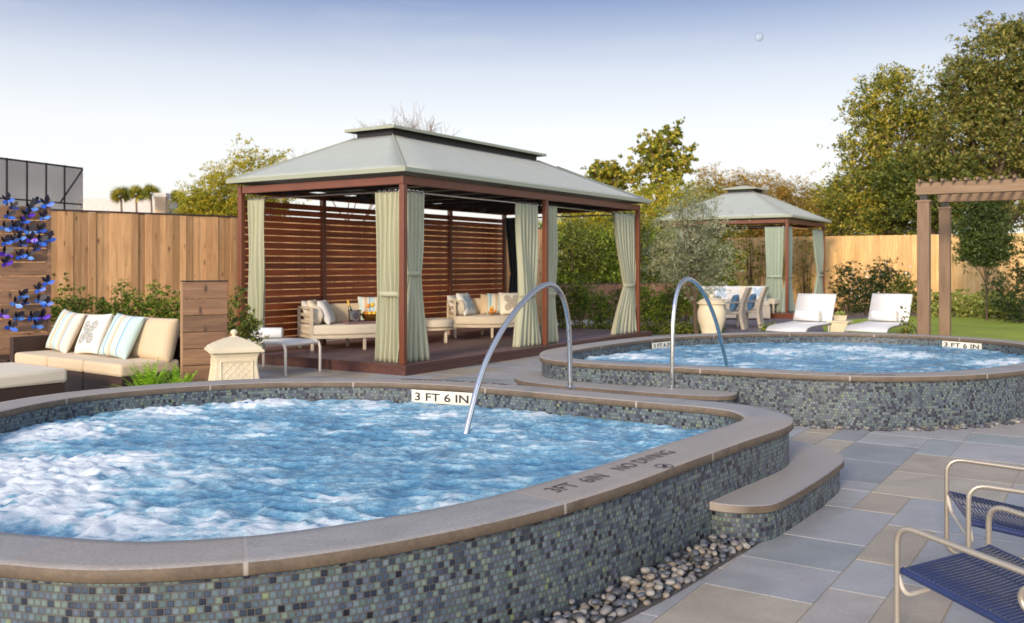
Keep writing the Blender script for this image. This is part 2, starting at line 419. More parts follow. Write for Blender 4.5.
T1 = ccw(spline([(-1.81, 3.32), (-1.39, 3.25), (-.91, 3.345), (-.58, 3.50), (-.32, 3.67), (-.05, 3.88), (.27, 4.19), (.63, 4.62), (.97, 5.08), (1.37, 5.60), (1.65, 5.95), (1.85, 6.23), (1.94, 6.48), (1.94, 6.72),
      (1.86, 7.0), (1.62, 7.26), (1.24, 7.50), (.73, 7.84), (-.11, 8.42), (-.65, 8.68), (-1.3, 8.83), (-1.9, 8.84), (-2.37, 8.76), (-2.84, 8.57), (-3.37, 8.2), (-3.79, 7.7), (-4.0, 7.0), (-4.02, 6.2), (-3.85, 5.3), (-3.4, 4.4), (-2.8, 3.78), (-2.25, 3.45)]))
T2 = ccw(spline([(.32, 11.05), (.37, 10.62), (.63, 10.29), (1.07, 10.0), (1.69, 9.72), (2.35, 9.34), (3.0, 9.03), (3.62, 8.91), (4.41, 9.06), (5.17, 9.48), (5.9, 10.1), (6.6, 10.95), (7.08, 12.0), (7.14, 13.0), (6.75, 13.95),
      (6.0, 14.65), (4.9, 15.02), (3.7, 14.9), (2.4, 14.3), (1.56, 13.5), (.78, 12.4), (.41, 11.7)]))
def off(B, d):
    return B + normals(B) * d

# paving: random ashlar bluestone laid on the yard's own axes
def m_paving():
    m = NT('bluestone'); at = m.n('ShaderNodeAttribute', attribute_name='stone'); geo = m.n('ShaderNodeNewGeometry')
    rnd = at.outputs['Fac']
    c = m.ramp(rnd, [(0, srgb(156, 157, 156)), (.14, srgb(140, 144, 144)), (.26, srgb(160, 158, 156)), (.38, srgb(170, 160, 142)), (.48, srgb(148, 153, 150)),
                     (.58, srgb(162, 151, 134)), (.68, srgb(154, 154, 154)), (.82, srgb(138, 141, 141)), (.87, srgb(164, 158, 150)), (.94, srgb(178, 164, 142))], 'CONSTANT')
    v = m.coord('Object'); n1 = m.noise(v, 1.7, 7, .62, 1.2); n2 = m.noise(v, 45, 4, .6)
    vs = m.coord('Object', (1, 5, 1), (0, 0, ANG_U)); n3 = m.noise(vs, 1.6, 5, .6, .5)
    c = m.mix(1.0, c, m.ramp(n1, [(.25, G(.94)), (.5, G(1.16)), (.78, G(1.36))]), 'MULTIPLY')
    c = m.mix(m.ramp(n3, [(.5, G(0)), (.75, G(.25))]), c, srgb(158, 140, 124))
    c = m.mix(1.0, c, m.ramp(n2, [(.3, G(.92)), (.7, G(1.08))]), 'MULTIPLY')
    m.set(Base_Color=c, Roughness=m.ramp(n1, [(.3, G(.42)), (.7, G(.7))])); m.bump(m.math('ADD', m.noise(v, 9, 6, .6), m.math('MULTIPLY', n2, .3)), .25, .004)
    return m.m
def paving():
    g_ = .265; na, nb = 126, 88; a0, b0 = -2.0, -11.0
    occ = np.zeros((na, nb), bool); m = MB(); val = []; gr = .0048
    R = random.Random(5)
    T1w = off(T1, -.2); T2w = off(T2, -.2)
    cls = [(2, 3), (3, 2), (2, 2), (2, 1), (4, 2), (1, 2), (3, 1), (2, 4), (3, 3)]
    for i in range(na):
        for j in range(nb):
            if occ[i, j]: continue
            R.shuffle(cls)
            for (p, q) in cls + [(1, 1)]:
                if i + p <= na and j + q <= nb and not occ[i:i + p, j:j + q].any(): break
            occ[i:i + p, j:j + q] = True
            x0, x1, y0, y1 = a0 + i * g_ + gr, a0 + (i + p) * g_ - gr, b0 + j * g_ + gr, b0 + (j + q) * g_ - gr
            cc = U * ((x0 + x1) / 2) - V * ((y0 + y1) / 2)
            if cc.y < 1.5 or cc.y > 40 or abs(cc.x) > cc.y * .75 + 2.5: continue
            if cc.y > 15.8 and cc.x > 5.2: continue
            vs = []
            for z, e in ((-.012, 0), (-.002, 0), (0, .002)):
                for (a, b) in ((x0 + e, y0 + e), (x1 - e, y0 + e), (x1 - e, y1 - e), (x0 + e, y1 - e)):
                    p_ = U * a - V * b; vs.append((p_.x, p_.y, z))
            # -V is to the right, so (a,b) is left-handed: flip faces
            fs = [(8, 11, 10, 9)]
            for r in (0, 4):
                for k in range(4):
                    k2 = (k + 1) % 4; fs.append((r + k, r + 4 + k, r + 4 + k2, r + k2))
            m.add(vs, fs); val += [R.random()] * 12
    o = m.build('pavement', m_paving()); at = o.data.attributes.new('stone', 'FLOAT', 'POINT'); at.data.foreach_set('value', val)
    tag(o, kind='structure')
paving()
gm = MB()
for (x0, x1, y0, y1) in ((-20, 20, -2, 34),):
    gm.add([(x0, y0, -.007), (x1, y0, -.007), (x1, y1, -.007), (x0, y1, -.007)], [(0, 1, 2, 3)])
tag(gm.build('pavement_grout', m_plain('grout', srgb(176, 170, 160), .9, 0, .08, 20)), kind='structure')

# lawn and garden path on the right, beds
def m_lawn():
    m = NT('lawn'); v = m.coord('Object'); c = m.ramp(m.noise(v, 30, 6, .7), [(.3, srgb(124, 142, 40)), (.5, srgb(156, 172, 56)), (.7, srgb(182, 194, 80))])
    c = m.mix(1.0, c, m.ramp(m.noise(v, .8, 3), [(.3, G(.85)), (.7, G(1.15))]), 'MULTIPLY'); m.set(Base_Color=c, Roughness=.8); m.bump(m.noise(v, 120, 3), .8, .02); return m.m
def quad(name, pts, z, mat, kind='structure'):
    o = MB().add([(x, y, z) for x, y in pts], [tuple(range(len(pts)))]).build(name, mat); return tag(o, kind=kind)
LAWN = [P(812, 338, 0), P(1100, 345, 0), (26, 20), P(1024, 318.5, 0), P(900, 317.5, 0), P(828, 322, 0)]
LAWN = [(5.6, 16.4), (14, 16.4), (26, 16), (22, 22.5), (15.9, 28.0), (12.1, 28.9), (8.6, 26.2), (7.0, 21)]
quad('lawn', LAWN, .012, m_lawn())
quad('path', [(8.0, 29), (12.1, 29.6), (15.9, 28.6), (24, 22.2), (26, 25), (16.4, 31.2), (12.3, 32.0), (8, 33)], .006, m_plain('path_gravel', srgb(150, 134, 122), .9, 0, .1, 8))
quad('terrace', [(4.0, 20.5), (7.6, 20.5), (9.6, 26.5), (12.0, 30.5), (9.0, 33), (2.4, 25.5)], .003, m_plain('terrace_paver', srgb(118, 106, 112), .7, 0, .15, 3))

# ---------------------------------------------------------------- spas
CW = .335
def letters(txt, size, extr=.001, font_align='LEFT', bold=.0):
    cu = bpy.data.curves.new('t', 'FONT'); cu.body = txt; cu.size = size; cu.extrude = extr; cu.align_x = font_align; cu.resolution_u = 3; cu.offset = size * bold
    o = bpy.data.objects.new('t', cu); COL.objects.link(o); dg = bpy.context.evaluated_depsgraph_get(); dg.update()
    me = bpy.data.meshes.new_from_object(o.evaluated_get(dg)); bpy.data.objects.remove(o); return me
def text_mesh(txt, size, extr=.001, align='LEFT', bold=.0):
    me = letters(txt, size, extr, align, bold); vs = [tuple(v.co) for v in me.vertices]; fs = [tuple(p.vertices) for p in me.polygons]; bpy.data.meshes.remove(me); return vs, fs
INK = m_plain('lettering_black', srgb(30, 30, 34), .5)
INKG = m_plain('lettering_grey', srgb(92, 86, 86), .7)
MARK = m_plain('marker_tile', srgb(228, 222, 204), .3)

def tub(name, label, B, loc, hw):
    t = thing(name, label, 'spa', (loc[0], loc[1], 0))
    s_ = (loc[0], loc[1], 0)
    sweep(B, [(-.03, 0), (-.03, .452)]).build('tiled_wall', M['mosaic'], t, sub=s_, smooth=True)
    w_ = sweep(B, [(-CW + .012, .452), (-CW + .012, .05)]); w_.build('inner_wall', M['mosaic'], t, sub=s_, smooth=True)
    e = .006
    pr = [(-CW + .06, .448), (-CW + e, .448), (-CW, .448 + e), (-CW, .5 - e), (-CW + e, .5)]
    pr += [(-CW + (CW) * k / 6, .5) for k in range(1, 6)] + [(-e, .5), (0, .5 - e), (0, .448 + e), (-e, .448), (-.06, .448)]
    c = sweep(B, pr[::-1])
    # roughen the sawn edges a little
    c.v = [(x + noise.noise(Vector((x * 14, y * 14, z * 25))) * .003, y + noise.noise(Vector((x * 14 + 9, y * 14, z * 25))) * .003, z + noise.noise(Vector((x * 2, y * 2, 5))) * .0015) for x, y, z in c.v]
    c.f = [f[::-1] for f in c.f]; uv = np.array(c.uv).reshape(-1, 4, 2)[:, ::-1].reshape(-1); c.uv = list(uv)
    c.f = [f[::-1] for f in c.f]; uv = np.array(c.uv).reshape(-1, 4, 2)[:, ::-1].reshape(-1); c.uv = list(uv)
    c.uv = [q + (.57 if i_ % 2 == 0 else 0) for i_, q in enumerate(c.uv)]
    c.build('coping', M['coping'], t, sub=s_, smooth=True, ang=50)
    return t
tub1 = tub('spa_tub', 'large near raised spa in blue-grey mosaic under a grey stone coping', T1, (-1, 6), 0)
tub2 = tub('spa_tub', 'farther raised mosaic spa in front of the white chaises', T2, (3.7, 12), 0)

def step(t, loc, pts, h, near):
    B = resample([Vector(p) for p in spline(pts, False, .04, 2)], False, .04)
    # open sweep along the visible outer edge, top filled
    N = normals(B, False)
    cen = np.array(near)
    s_ = (loc[0], loc[1], 0)
    sgn = 1 if np.sum((B - cen) * N) > 0 else -1
    B2 = B if sgn > 0 else B[::-1].copy(); N = normals(B2, False)
    wl = sweep(B2, [(-.03, 0), (-.03, h - .048)], False)
    a = wl.build('step_wall', M['mosaic'], t, sub=s_, smooth=True)
    m = MB(); n = len(B2); e = .006
    prof = [(-.05, h - .05), (-e, h - .05), (0, h - .05 + e), (0, h - e), (-e, h)]
    m = sweep(B2, prof, False); k = len(prof)
    # top: fan to centre
    ci = len(m.v); m.v.append((cen[0], cen[1], h)); m.uv = list(m.uv)
    for i in range(n - 1):
        m.f.append((i * k + k - 1, (i + 1) * k + k - 1, ci)); m.mi.append(0); m.uv += [0.1, 0.1, .2, .1, .15, .2]
    m.build('step_tread', M['step'], a, sub=s_, smooth=True)
M['step'] = m_stone('step_stone', srgb(150, 155, 166), srgb(106, 92, 76), 50)
step(tub1, (-1, 6), [(1.0, 5.42), (1.12, 5.33), (1.18, 5.27), (1.33, 5.24), (1.47, 5.28), (1.64, 5.49), (1.93, 5.9), (2.17, 6.27), (2.30, 6.5), (2.33, 6.7), (2.28, 6.98), (2.12, 7.27), (1.85, 7.5)], .215, (1.5, 6.5))
step(tub2, (3.7, 12), [(.5, 11.35), (.2, 11.2), (.04, 10.85), (.06, 10.5), (.27, 10.17), (.85, 9.77), (1.45, 9.38), (1.95, 9.17), (2.17, 9.22), (2.27, 9.45), (2.3, 9.75)], .285, (1.45, 10.35))

def nearest(B, x, y): return int(np.argmin((B[:, 0] - x) ** 2 + (B[:, 1] - y) ** 2))
def word_parts(vs, out, fs, size, mat, t, sub):
    fx = sorted(((min(vs[i][0] for i in f), max(vs[i][0] for i in f), f) for f in fs), key=lambda q: q[0]); words = []; end = -9
    for a_, b_, f in fx:
        if a_ > end + size * .22: words.append([])
        words[-1].append(f); end = max(end, b_)
    for wd_ in words:
        ids = sorted({i for f in wd_ for i in f}); mp_ = {i: k for k, i in enumerate(ids)}
        MB().add([out[i] for i in ids], [tuple(mp_[i] for i in f) for f in wd_]).build('lettering', mat, t, sub=sub)
def coping_text(t, sub, B, a, b, txt, size, inset, flip=False, mat=INKG, label=None):
    """letters bent along the coping between points a and b, tops towards the water unless flip"""
    vs, fs = text_mesh(txt, size, .0004)
    W = max(v[0] for v in vs); i0 = nearest(B, *a); N = normals(B); n = len(B)
    arc = np.r_[0, np.cumsum(np.linalg.norm(np.diff(B, axis=0), axis=1))]
    s0 = arc[i0]; s1 = arc[nearest(B, *b)]; dir_ = 1 if s1 > s0 else -1; k = abs(s1 - s0) / W
    out = []
    for x, y, z in vs:
        s_ = s0 + dir_ * x * k; i = int(np.searchsorted(arc, s_)) % n
        bx = np.interp(s_, arc, B[:, 0]); by = np.interp(s_, arc, B[:, 1]); nx = np.interp(s_, arc, N[:, 0]); ny = np.interp(s_, arc, N[:, 1])
        o = -inset - y if not flip else -inset + y
        out.append((bx + nx * o, by + ny * o, .5035 + z))
    word_parts(vs, out, fs, size, mat, t, sub)
coping_text(tub1, (-1, 6, 0), T1, P(582, 500, .5), P(645, 481, .5), '3FT  6IN', .135, .15)
coping_text(tub1, (-1, 6, 0), T1, P(655, 477, .5), P(709, 457, .5), 'NO DIVING', .125, .165)
coping_text(tub1, (-1, 6, 0), T1, P(500, 386, .5), P(395, 381, .5), '3FT 6IN  NO DIVING', .11, .10, True)
coping_text(tub2, (3.7, 12, 0), T2, P(836, 376, .5), P(902, 376.6, .5), '3FT 6IN  NO DIVING', .11, .1)
# no-diving roundel
def roundel(cx, cy, r, parent, sub):
    m = MB(); n = 28
    for k in range(n):
        a0, a1 = 2 * pi * k / n, 2 * pi * (k + 1) / n
        m.add([(cx + cos(a) * q, cy + sin(a) * q, .504) for a in (a0, a1) for q in (r * .84, r)], [(0, 1, 3, 2)])
    d = Vector((.75, .66)); p = Vector((-.66, .75))
    c = Vector((cx, cy))
    def bar(a, b, w2):
        dd = (b - a).normalized(); pp = Vector((-dd.y, dd.x)) * w2
        m.add([((q).x, (q).y, .5042) for q in (a + pp, a - pp, b - pp, b + pp)], [(0, 1, 2, 3)])
    bar(c - (d + p) * r * .62, c + (d + p) * r * .62, .006); bar(c + d * r * .5, c - d * r * .4 - p * r * .1, .007); bar(c - d * r * .4, c - p * r * .5, .006)
    m.build('lettering', INKG, parent, sub=sub)
q = P(664, 466.5, .5); roundel(q[0], q[1], .05, tub1, (-1, 6, 0))

def marker(t, sub, B, a, width, top, hgt, txt='3 FT 6 IN', flip=False):
    """glazed depth marker set in the tile band under the coping"""
    i = nearest(B, *a); N = normals(B); n_ = N[i]; p = B[i] + n_ * (-CW - .026)
    tx, ty = -n_[1], n_[0]   # ccw tangent
    # seen from inside the tub, text runs against ccw... viewer faces outward, right hand = -ccw tangent
    vs, fs = text_mesh(txt, .1, .0012, 'CENTER', .012); W = max(v[0] for v in vs) - min(v[0] for v in vs)
    hh = max(v[1] for v in vs)
    kx = width * .88 / W; ky = hgt * .62 / hh
    m = MB(); ang = atan2(-ty, -tx)
    m.box(p[0], p[1], top - hgt / 2, width, .008, hgt, (0, 0, ang)); mk = m.build('depth_marker', MARK, t, sub=sub, bevel=.002)
    out = []
    for x, y, z in vs:
        X_ = x * kx; out.append((p[0] - tx * X_ - n_[0] * (.005 + z), p[1] - ty * X_ - n_[1] * (.005 + z), top - hgt * .82 + y * ky))
    word_parts(vs, out, fs, .1, INK, mk, sub)
marker(tub1, (-1, 6, 0), T1, (-.50, 8.62), .60, .447, .112)
marker(tub2, (3.7, 12, 0), T2, (6.84, 13.80), .62, .446, .095)
marker(tub2, (3.7, 12, 0), T2, (1.95, 13.92), .50, .446, .085)

# water -------------------------------------------------
def m_water():
    m = NT('spa_water'); at = m.n('ShaderNodeAttribute', attribute_name='foam'); f = at.outputs['Fac']
    v = m.coord('Object'); n1 = m.noise(v, 14, 6, .7, 1.0)
    n2 = m.noise(m.coord('Object', (1, 1.8, 1)), 10, 9, .72, 1.2); f2 = m.math('ADD', f, m.math('ADD', m.math('MULTIPLY', m.math('SUBTRACT', n1, .5), .5), m.math('MULTIPLY', m.math('SUBTRACT', n2, .5), .62)))
    n3_ = m.noise(v, 55, 5, .7); f2 = m.math('ADD', f2, m.math('MULTIPLY', m.math('SUBTRACT', n3_, .5), .28)); nf = m.noise(m.coord('Object', (1, 1.7, 1)), 4.5, 4, .55, 1.4); fil = m.math('POWER', m.math('SUBTRACT', 1.0, m.math('ABSOLUTE', m.math('MULTIPLY', m.math('SUBTRACT', nf, .5), 5.0))), 5.0)
    ng = m.noise(m.coord('Object', (1, 1.7, 1)), 12, 4, .55, 1.2); fil2 = m.math('POWER', m.math('SUBTRACT', 1.0, m.math('ABSOLUTE', m.math('MULTIPLY', m.math('SUBTRACT', ng, .5), 4.0))), 4.0)
    fl = m.math('MULTIPLY', m.math('ADD', m.math('MAXIMUM', fil, 0.0), m.math('MAXIMUM', fil2, 0.0)), m.ramp(m.noise(v, 1.6, 2), [(.35, G(.02)), (.65, G(.17))])); f2 = m.math('ADD', f2, fl)
    c = m.ramp(f2, [(0, srgb(62, 114, 148)), (.24, srgb(104, 156, 186)), (.46, srgb(158, 198, 214)), (.68, srgb(214, 228, 234)), (1, srgb(232, 240, 243))])
    m.set(Base_Color=c, Roughness=m.ramp(f2, [(.3, G(.06)), (.6, G(.6))]), IOR=1.33)
    m.bump(m.noise(m.coord('Object', (1, 1.6, 1)), 20, 7, .7, .8), .7, .014)
    return m.m
M['water'] = m_water()
def water(label, B, lvl, res, jets, streak, seed, base=0.0):
    W = off(B, -CW + .05 - .03); x0, y0 = W.min(0); x1, y1 = W.max(0)
    xs = np.arange(x0, x1, res); ys = np.arange(y0, y1, res); Xg, Yg = np.meshgrid(xs, ys, indexing='ij')
    ins = inside(W, Xg, Yg); idx = -np.ones(ins.shape, int); vs = []; foam = []
    for i, j in zip(*np.nonzero(ins)):
        x, y = xs[i], ys[j]
        wx = x + .10 * noise.noise(Vector((x * 2.2, y * 2.2, seed))); wy = y + .10 * noise.noise(Vector((x * 2.2, y * 2.2, seed + 9)))
        r1 = 1 - abs(noise.noise(Vector((wx * 4.2, wy * 6.5, seed + 2)))) * 2
        r2 = 1 - abs(noise.noise(Vector((wx * 9, wy * 13, seed + 3)))) * 2
        r3 = noise.noise(Vector((wx * 22, wy * 24, seed + 4)))
        z = .024 * r1 + .012 * r2 + .003 * r3
        fm = 0
        for (jx, jy, jr, ja) in jets:
            d2 = ((x - jx) ** 2 + (y - jy) ** 2) / jr ** 2
            if d2 < 6: fm += ja * math.exp(-d2)
        st = noise.fractal(Vector((wx * 2.4, wy * 5.0, seed + 6)), .8, 2.1, 5)
        st2 = noise.fractal(Vector((x * 1.1, y * 1.5, seed + 16)), .8, 2.1, 3)
        cl = noise.fractal(Vector((wx * 9, wy * 9, seed + 7)), .7, 2.2, 5)
        foam_shade = fm * (.72 + .9 * cl) + max(0, st * streak - .02 + .4 * st2 * streak) + base + .22 * r1 - .08 + .07 * r2  # wave shading painted in with the foam: crests lighter, troughs darker
        z += min(fm, 1.2) * (.012 + .10 * min(abs(noise.noise(Vector((wx * 6.5, wy * 6.5, seed + 30)))), .5) ** .8 * .42 + .02 * abs(noise.noise(Vector((wx * 17, wy * 17, seed + 31)))))
        idx[i, j] = len(vs); vs.append((x, y, lvl + z)); foam.append(max(0, min(1, foam_shade)))
    m = MB(); m.v = vs
    a = idx[:-1, :-1]; b = idx[1:, :-1]; c = idx[1:, 1:]; d = idx[:-1, 1:]; ok = (a >= 0) & (b >= 0) & (c >= 0) & (d >= 0)
    m.f = list(zip(a[ok].tolist(), b[ok].tolist(), c[ok].tolist(), d[ok].tolist())); m.mi = [0] * len(m.f)
    o = m.build('water', M['water']); o.data.shade_smooth()
    at = o.data.attributes.new('foam', 'FLOAT', 'POINT'); at.data.foreach_set('value', foam)
    tag(o, label, kind='structure')
J = lambda x, y, r, a, h=.37: (*P(x, y, h), r, a)
water('churning blue water with white foam in the near spa', T1, .312, .017,
      [J(45, 470, .42, 1.1), J(60, 432, .32, .75), J(75, 425, .3, .9), J(165, 408, .28, .95), J(20, 500, .35, .9), J(110, 520, .35, .8), J(260, 528, .28, .5), J(430, 500, .22, .4), J(275, 400, .26, .75),
       J(360, 402, .24, .65), J(440, 412, .20, .6), J(520, 412, .22, .3), J(20, 470, .3, .5), J(120, 455, .3, .35), J(340, 520, .3, .35), J(560, 440, .3, .15), J(-60, 480, .6, .9), J(240, 402, .2, .7), J(200, 470, .3, .3)], .45, 1.0, .07)
water('bubbling blue water with foam crests in the farther spa', T2, .338, .032,
      [J(630, 354, .35, .9, .4), J(780, 350, .5, .8, .4), J(850, 346, .5, .7, .4), J(700, 358, .35, .5, .4), J(905, 353, .45, .8, .4), J(1010, 360, .4, .7, .4), J(870, 360, .3, .3, .4), J(585, 355, .2, .5, .4), J(1000, 362, .3, .5, .4)], .55, 21.0, .02)

# pebbles ----------------------------------------------
PEB = [m_plain('pebble_' + n_, c, .5, 0, .2, 30) for n_, c in (('grey', srgb(122, 120, 120)), ('tan', srgb(132, 124, 112)), ('dark', srgb(70, 72, 78)), ('pale', srgb(148, 144, 138)), ('slate', srgb(92, 98, 108)))]
def pebble_mb(seed, m=None, c=(0, 0, 0), s=1, R=None):
    bm = bmesh.new(); bmesh.ops.create_icosphere(bm, subdivisions=2, radius=1); m = m or MB()
    r = random.Random(seed); ax = (1, r.uniform(.62, .85), r.uniform(.42, .62)); vs = []
    for v in bm.verts:
        p = v.co; k = 1 + .22 * noise.noise(p * .9 + Vector((seed * 3.1, 0, 0)))
        q = Vector((p.x * ax[0] * k, p.y * ax[1] * k, p.z * ax[2] * k)) * s
        if R: q = R @ q
        vs.append((q.x + c[0], q.y + c[1], q.z + c[2]))
    m.add(vs, [tuple(v.index for v in f.verts) for f in bm.faces]); bm.free(); return m
protos = []
for k in range(10):
    me = pebble_mb(k).build('river_pebble', PEB[k % 5], smooth=True, ang=180)
    protos.append(me)
R = random.Random(3)
Nn = normals(T1); pebs = []; used = set()
cand = [i for i in range(len(T1)) if T1[i, 1] < 5.55 and T1[i, 1] > 3.55 and T1[i, 0] > -.3]
tries = 0
while len(pebs) < 290 and tries < 40000:
    tries += 1; i = R.choice(cand); o = R.uniform(.0, .20); lay = 0 if len(pebs) < 200 else 1
    x = T1[i, 0] + Nn[i, 0] * o + R.uniform(-.02, .02); y = T1[i, 1] + Nn[i, 1] * o + R.uniform(-.02, .02)
    if (x, y) > (1.22, 0) and y > 5.2 and x > 1.12: continue
    s_ = R.uniform(.018, .035) * (1.0 if lay == 0 else .9)
    if any((x - a) ** 2 + (y - b) ** 2 < ((s_ + c) * .80) ** 2 and l == lay for a, b, c, l in pebs): continue
    pebs.append((x, y, s_, lay))
for x, y, s_, lay in pebs:
    k = R.randrange(10)
    if k not in used: o = protos[k]; used.add(k)
    else: o = protos[k].copy(); COL.objects.link(o)
    o.location = (x, y, s_ * .45 + lay * .028 + .006); o.scale = (s_, s_, s_); o.rotation_euler = (R.uniform(-.35, .35), R.uniform(-.35, .35), R.uniform(0, 6.3))
    tag(o, 'smooth ' + ('grey', 'tan', 'near-black', 'pale', 'slate blue')[k % 5] + ' river pebble in the strip at the foot of the near spa wall', 'pebble', 'river pebbles along the near spa wall')
bed = sweep(T1[::-1], [(-.30, .004), (0.02, .004)]) if False else None
ring = MB(); n = len(T1)
for i in range(n):
    j = (i + 1) % n
    ring.add([(*(T1[i] - Nn[i] * .05), .005), (*(T1[j] - Nn[j] * .05), .005), (*(T1[j] + Nn[j] * .225), .005), (*(T1[i] + Nn[i] * .225), .005)], [(3, 2, 1, 0)])
tag(ring.build('pebble_bed', m_plain('pebble_bed', srgb(88, 84, 80), .95, 0, .5, 60, .8, 80)), kind='structure')
N2 = normals(T2); gm = MB(); R = random.Random(8)
mats = PEB
for k in range(900):
    i = R.randrange(len(T2)); 
    if T2[i, 1] > 11.5: continue
    o = R.uniform(-.02, .10); s_ = R.uniform(.018, .035)
    pebble_mb(R.randrange(50), gm, (T2[i, 0] + N2[i, 0] * o + R.uniform(-.02, .02), T2[i, 1] + N2[i, 1] * o + R.uniform(-.02, .02), s_ * .5), s_, Matrix.Rotation(R.uniform(0, 6.3), 3, 'Z'))
    gm.mi[-80:] = [R.randrange(5)] * 80
tag(gm.build('gravel', PEB, smooth=True, ang=180), 'small grey gravel strip at the foot of the farther spa wall', kind='stuff')

# handrails ---------------------------------------------
def rail(label, base, bh, end, pix, r=.024):
    a = Vector(base); b = Vector(end); pts = []
    for (px, py) in pix:
        kx = (px - 512) / FP      # intersect the plan line a->b with the sight plane
        d = b - a; t = (kx * a.y - a.x) / (d.x - kx * d.y); t = max(-.03, min(1.05, t)); q = a + d * t
        pts.append((q.x, q.y, H + (HY - py) * q.y / FP))
    B = spline(pts, False, .03, 4)
    t = thing('handrail', label, 'handrail', (base[0], base[1], bh))
    MB().tube(B, r, 16).build('rail', M['steel'], t, sub=(base[0], base[1], bh), smooth=True)
    MB().lathe([(r + .028, 0), (r + .028, .006), (r + .012, .014), (r, .016)], 24).build('base_flange', M['steel'], t, smooth=True)
a = P(570.5, 387.5, .5); e = P(467, 430, .34)
rail('curved steel grab rail rising from the near spa coping into its water', a, .5, e,
     [(570.5, 390), (570.3, 375), (570, 360), (569.6, 345), (569, 330), (567.5, 316), (564.5, 302), (559.5, 291), (553.5, 285.5), (547, 284.5), (539, 288), (529, 296), (518, 308), (506, 324), (495, 343), (485, 364), (477, 388), (471.5, 410), (468, 424), (465.5, 436)], .0225)
a = P(672, 388, .285); e = (2.50, 11.0)
rail('curved steel grab rail rising from the farther spa step into its water', a, .285, e,
     [(672, 389), (672.2, 370), (672.5, 345), (673, 322), (674.5, 305), (677, 292), (681, 283), (686.5, 279), (692.5, 280), (699, 286), (705.5, 296), (711.5, 309), (716.5, 323), (720.5, 339), (724, 353), (727, 366), (729, 376)], .0225)

# ---------------------------------------------------------------- fences
def fence(label, a, b, h, bw, mat, name='wooden_fence', overlap=True, rails=True, cap=True, group=None):
    a = Vector(a); b = Vector(b); d = (b - a); L = d.length; ang = atan2(d.y, d.x)
    t = thing(name, label, 'fence', (a.x, a.y, 0), ang, group); m = MB(); R_ = random.Random(int(L * 100)); x = 0; k = 0
    while x < L:
        ww = bw * R_.uniform(.92, 1.06); m.box(x + ww / 2, (.011 if k % 2 else -.011) if overlap else R_.uniform(-.011, .011), h / 2 + R_.uniform(-.004, .004), ww * (1.06 if overlap else .975), .018, h); x += ww * (.97 if overlap else 1); k += 1
    m.build('boards', mat, t)
    rl = MB()
    for z in (.35, h * .55, h - .3): rl.box(L / 2, .05, z, L, .04, .09)
    rl.build('rails', mat, t)
    if cap: MB().box(L / 2, .01, h + .018, L, .075, .028).build('cap_rail', m_plain('cap_dark', srgb(66, 52, 44), .8), t)
    return t
d16 = D(45, 0, 1)
FL0 = Vector((X(-40, 15.0), 15.0)); 
fa = Vector((-8.0, 16.1)); fd = Vector((2.63, 2.4)).normalized()
fence('weathered brown board fence behind the wicker sofa', fa - fd * 4, fa + fd * 11.8, 2.50, .128, M['bfence'], overlap=False)
rfd = Vector((.838, -.546)); r0 = Vector((11.5, 33))
fence('tall sunny golden cedar fence behind the lawn and far pavilion', r0 - rfd * 9.5, r0 + rfd * 12, 2.6, .145, M['gfence'], overlap=False, cap=False)
pw = fa + fd * 13.4
fence('low dark brown board fence behind the pavilion shrubs', (X(556, 26.5), 26.5), (X(700, 30), 30), 1.02, .14, M['plank'], cap=True)

# mesh screen rising above the left fence
def m_screen():
    m = NT('screen_mesh'); tr = m.n('ShaderNodeBsdfTransparent'); ms = m.n('ShaderNodeMixShader')
    m.set(Base_Color=srgb(160, 148, 140), Roughness=.8); v = m.coord('Object')
    m.l(m.ramp(m.noise(v, .8, 3), [(.3, G(.45)), (.7, G(.66))]), ms.inputs[0]); m.l(tr.outputs[0], ms.inputs[1]); m.l(m.b.outputs[0], ms.inputs[2]); m.l(ms.outputs[0], m.t.nodes['Material Output'].inputs[0]); return m.m
sa = Vector((X(-60, 15.4), 15.4)); sb = Vector((X(82, 18.2), 18.2)); sdv = sb - sa; L = sdv.length
t = thing('windscreen', 'tall grey mesh screen panels rising behind the butterfly wall', 'screen', (sa.x, sa.y, 0), atan2(sdv.y, sdv.x))
MB().box(L / 2, 0, 2.65, L, .012, 1.6).build('mesh_panel', m_screen(), t)
MB().box(L / 2, .0, 3.44, L, .03, .03).build('top_rail', M['black'], t); MB().box(L / 2, 0, 2.74, L, .03, .025).build('mid_rail', M['black'], t)
for q in np.linspace(0, L, 8): MB().box(q, 0, 1.73, .026, .026, 3.46).build('post', M['black'] if q < L else M['lightmetal'], t)
MB().beam((L * .82, -.02, 2.75), (L, -.02, 3.42), .02, .02).build('brace', M['black'], t)

# ---------------------------------------------------------------- butterfly plank wall
WA = Vector((X(-70, 12.6), 12.6)); WB = Vector((X(48, 13.5), 13.5)); wd = WB - WA; L = wd.length; wang = atan2(wd.y, wd.x)
WT = 2.50
t = thing('plank_wall', 'brown horizontal plank wall that carries the blue butterflies', 'wall', (WA.x, WA.y, 0), wang)
m = MB(); z = 0.02; R = random.Random(2)
while z < WT - .1:
    hh = .185; m.box(L / 2, R.uniform(-.003, .003), z + hh / 2, L, .04, hh); z += hh + .014
m.build('planks', M['plank'], t)
MB().box(L + .01, .0, WT / 2, .05, .07, WT + .0).build('end_post', M['plank'], t); MB().box(.6, .06, WT / 2, .09, .07, WT - .02).build('post', M['plank'], t)
